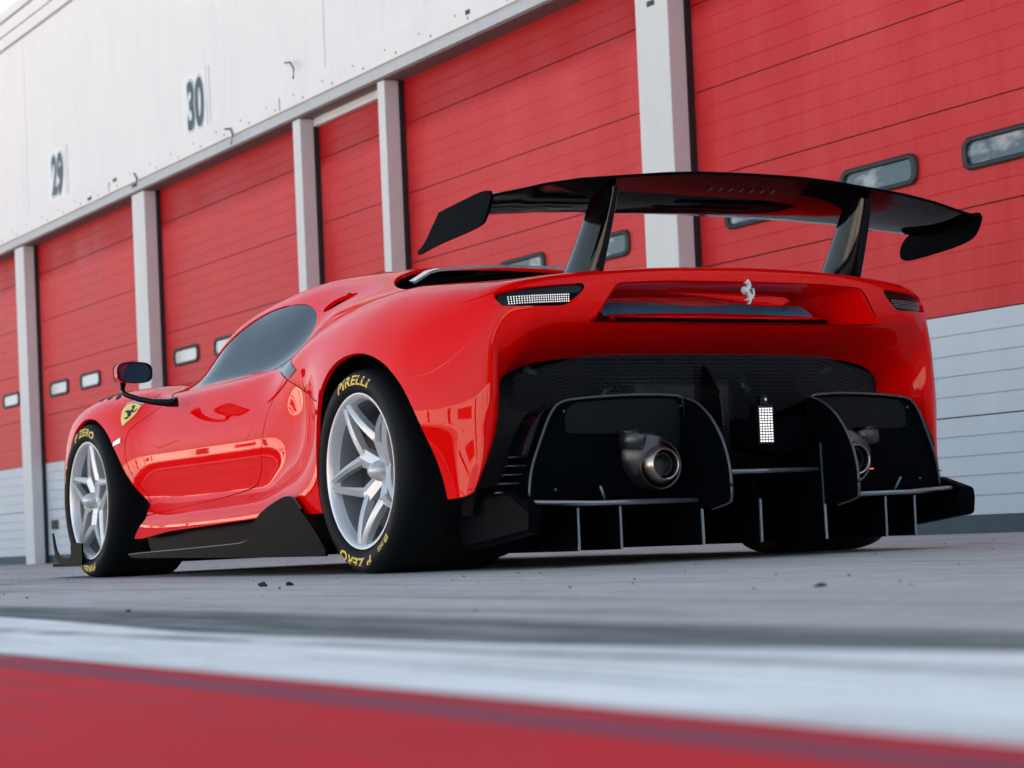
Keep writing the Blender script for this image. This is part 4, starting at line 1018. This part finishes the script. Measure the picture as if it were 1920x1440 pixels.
    # inner louvred fairing next to the pillar
    arc = smooth_poly([(.60,.502),(.66,.497),(.715,.475),(.755,.43),(.785,.37),(.795,.34),(.77,.34),(.74,.40),(.70,.455),(.65,.482)], 5, (0, 5, 6))
    dcarb(MB().poly([(s*a, 5.70, b) for a, b in arc], (0, .09, 0)), 'fairing_arch', m_gloss, bevel=.006)
    dcarb(MB().poly([(s*.60, 5.72, .49), (s*.73, 5.72, .43), (s*.80, 5.73, .33), (s*.84, 5.75, .22), (s*.70, 5.70, .20)], (0, .01, 0)), 'fairing_panel', m_blk)
    for q in range(5):
        z = .338-q*.0262; wq = .795+q*.013
        dcarb(MB().box(min(s*(wq-.045), s*(wq+.012)), max(s*(wq-.045), s*(wq+.012)), 5.69, 5.72, z-.0022, z+.0022), 'louvre_slat', m_edge)
    # exhaust
    ex = Vector((s*.367, 5.548, .300)); E0 = bpy.data.objects.new('exhaust', None)
    def ly(prof, name, m, dx=0, dz=0):
        mb = MB().lathe(prof, 56, 'y', (ex.x+dx, ex.y, ex.z+dz)); dcarb(mb, name, m, smooth=True, autosmooth=R(40))
    ly([(.0, .0415), (-.018, .0435), (-.020, .0465), (-.016, .050), (.01, .060), (.035, .064), (.06, .063)], 'exhaust_tip', m_exh)
    ly([(-.014, .0435), (.10, .040)], 'exhaust_bore', m_exh)
    ly([(.03, .0), (.03, .032), (-.002, .034), (-.002, .0325), (.032, .031)], 'exhaust_inner_tube', m_pipe)
    ly([(.012, .070), (.010, .0745), (.016, .077), (.05, .081), (.14, .092)], 'exhaust_sleeve', m_pipe)
    dcarb(MB().tube([(ex.x, 5.58, .305), (ex.x-s*(-.02), 5.66, .33), (ex.x+s*.06, 5.72, .34), (ex.x+s*.13, 5.75, .27)], [.080, .088, .075, .05], 24), 'exhaust_pipe', m_pipe, smooth=True)
    dcarb(MB().tube([(ex.x+s*.085, 5.585, .350), (ex.x+s*.080, 5.585, .392), (ex.x+s*.080, 5.585, .404), (ex.x+s*.080, 5.585, .408)], [.040, .042, .036, .01], 28), 'tip_reflection', m_pipe, smooth=True)  # solid stub standing in for the exhaust tip's reflection in the panel
dcarb(MB().tube([(-.235, 5.565, .272), (.235, 5.565, .272)], .008, 10), 'trailing_edge', m_bar, smooth=True)
# centre keel, shelf, centre fin, rain light
kl = smooth_poly([(5.60,.26),(5.585,.215),(5.565,.19),(5.575,.12),(5.58,.048),(6.3,.048),(6.3,.09)], 4, (0, 4, 5, 6))
dcarb(MB().poly([(0, y, z) for y, z in kl], (.008, 0, 0)), 'centre_keel')
dcarb(MB().box(-.004, .004, 5.560, 5.566, .05, .185), 'keel_edge_highlight', m_bar)
dcarb(MB().poly([(-.235, 5.66, .435), (-.10, 5.64, .44), (-.10, 5.64, .365), (-.235, 5.66, .36)], (0, .02, 0)), 'crash_structure', m_blk, bevel=.005)
dcarb(MB().poly([(-.04, 5.60, .44), (.18, 5.60, .44), (.235, 5.62, .41), (.22, 5.64, .345), (.10, 5.62, .32), (-.04, 5.60, .34)], (0, .12, 0)), 'crash_structure', m_blk, bevel=.012)
cf = smooth_poly([(5.86,.655),(5.80,.62),(5.735,.545),(5.715,.50),(5.705,.42),(5.86,.42)], 5, (0, 4, 5))
dcarb(MB().poly([(-.022, y, z) for y, z in cf], (.010, 0, 0)), 'centre_fin', m_gloss, bevel=.002)
RLT = bpy.data.objects.new('rain_light', None); COL.objects.link(RLT); RLT.parent = CAR
def rl(mb, name, m, **p): return mb.build(name, m, RLT, off=(0, CYY, 0), **p)
rl(MB().box(-.033, .033, 5.512, 5.56, .350, .475), 'light_housing', m_gloss, bevel=.005)
rl(MB().poly([(-.014, 5.53, .474), (.014, 5.53, .474), (.010, 5.53, .503), (-.010, 5.53, .503)], (0, .03, 0)), 'light_bracket', m_gloss, bevel=.003)
rl(MB().tube([(0, 5.514, .492), (0, 5.509, .492)], .005, 10), 'bracket_bolt', m_sil)
mb = MB()
for r_ in range(13):
    for c_ in range(5):
        x, z = -.021+c_*.0105, .362+r_*.0084; q = .0037; mb.add([(x-q, 5.511, z-.0025), (x+q, 5.511, z-.0025), (x+q, 5.511, z+.0025), (x-q, 5.511, z+.0025), (x, 5.508, z)], [(0, 1, 4), (1, 2, 4), (2, 3, 4), (3, 0, 4)])
rl(mb, 'led_array', m_led, kind='stuff')
dcarb(MB().tube([(.425, 5.62, .272), (.50, 5.62, .270)], .0022, 6), 'red_strip', m_ledr)

# ------------------------------------------------------------------ rubber crumbs on the ground
def crumb(x, y, s, label):
    bm = bmesh.new(); bmesh.ops.create_icosphere(bm, subdivisions=2, radius=s)
    for v in bm.verts:
        v.co *= 1+rng.uniform(-.35, .35); v.co.z *= .62
    me = bpy.data.meshes.new('rubber_crumb'); bm.to_mesh(me); bm.free()
    o = obj('rubber_crumb', me, m_debris, None, label=label, category='debris', group='rubber crumbs on the pit lane'); o.location = (x, y, s*.4)
crumb(2.221, 5.268, .012, 'black rubber crumb left of its twin, on the grey lane between the wheels')
crumb(2.275, 5.214, .010, 'black rubber crumb right of its twin, on the grey lane before the rear wheel')
crumb(1.306, 3.708, .004, 'tiny black rubber crumb alone on the grey lane at far left')
lf = MB().poly([(-.015, 0, .002), (-.006, .002, .004), (.002, .006, .006), (.009, .004, .005), (.012, 0, .0025), (.005, -.004, .002), (-.005, -.002, .0015)], (0, 0, .002)).build('dead_leaf', m_debris)
lf.location = (2.134, 2.792, .002); lf['label'] = 'small dark curled leaf lying on the grey lane behind the car'; lf['category'] = 'leaf'
mb = MB()
for q in range(420):
    x = rng.uniform(1.3, 7.8); y = rng.uniform(2.5, 16); s = rng.uniform(.0015, .004)
    mb.add([(x-s, y-s, 0), (x+s, y-s, 0), (x, y+s, 0), (x, y, s*1.2)], [(0, 1, 3), (1, 2, 3), (2, 0, 3)])
mb.build('grit', m_debris, None, kind='stuff')
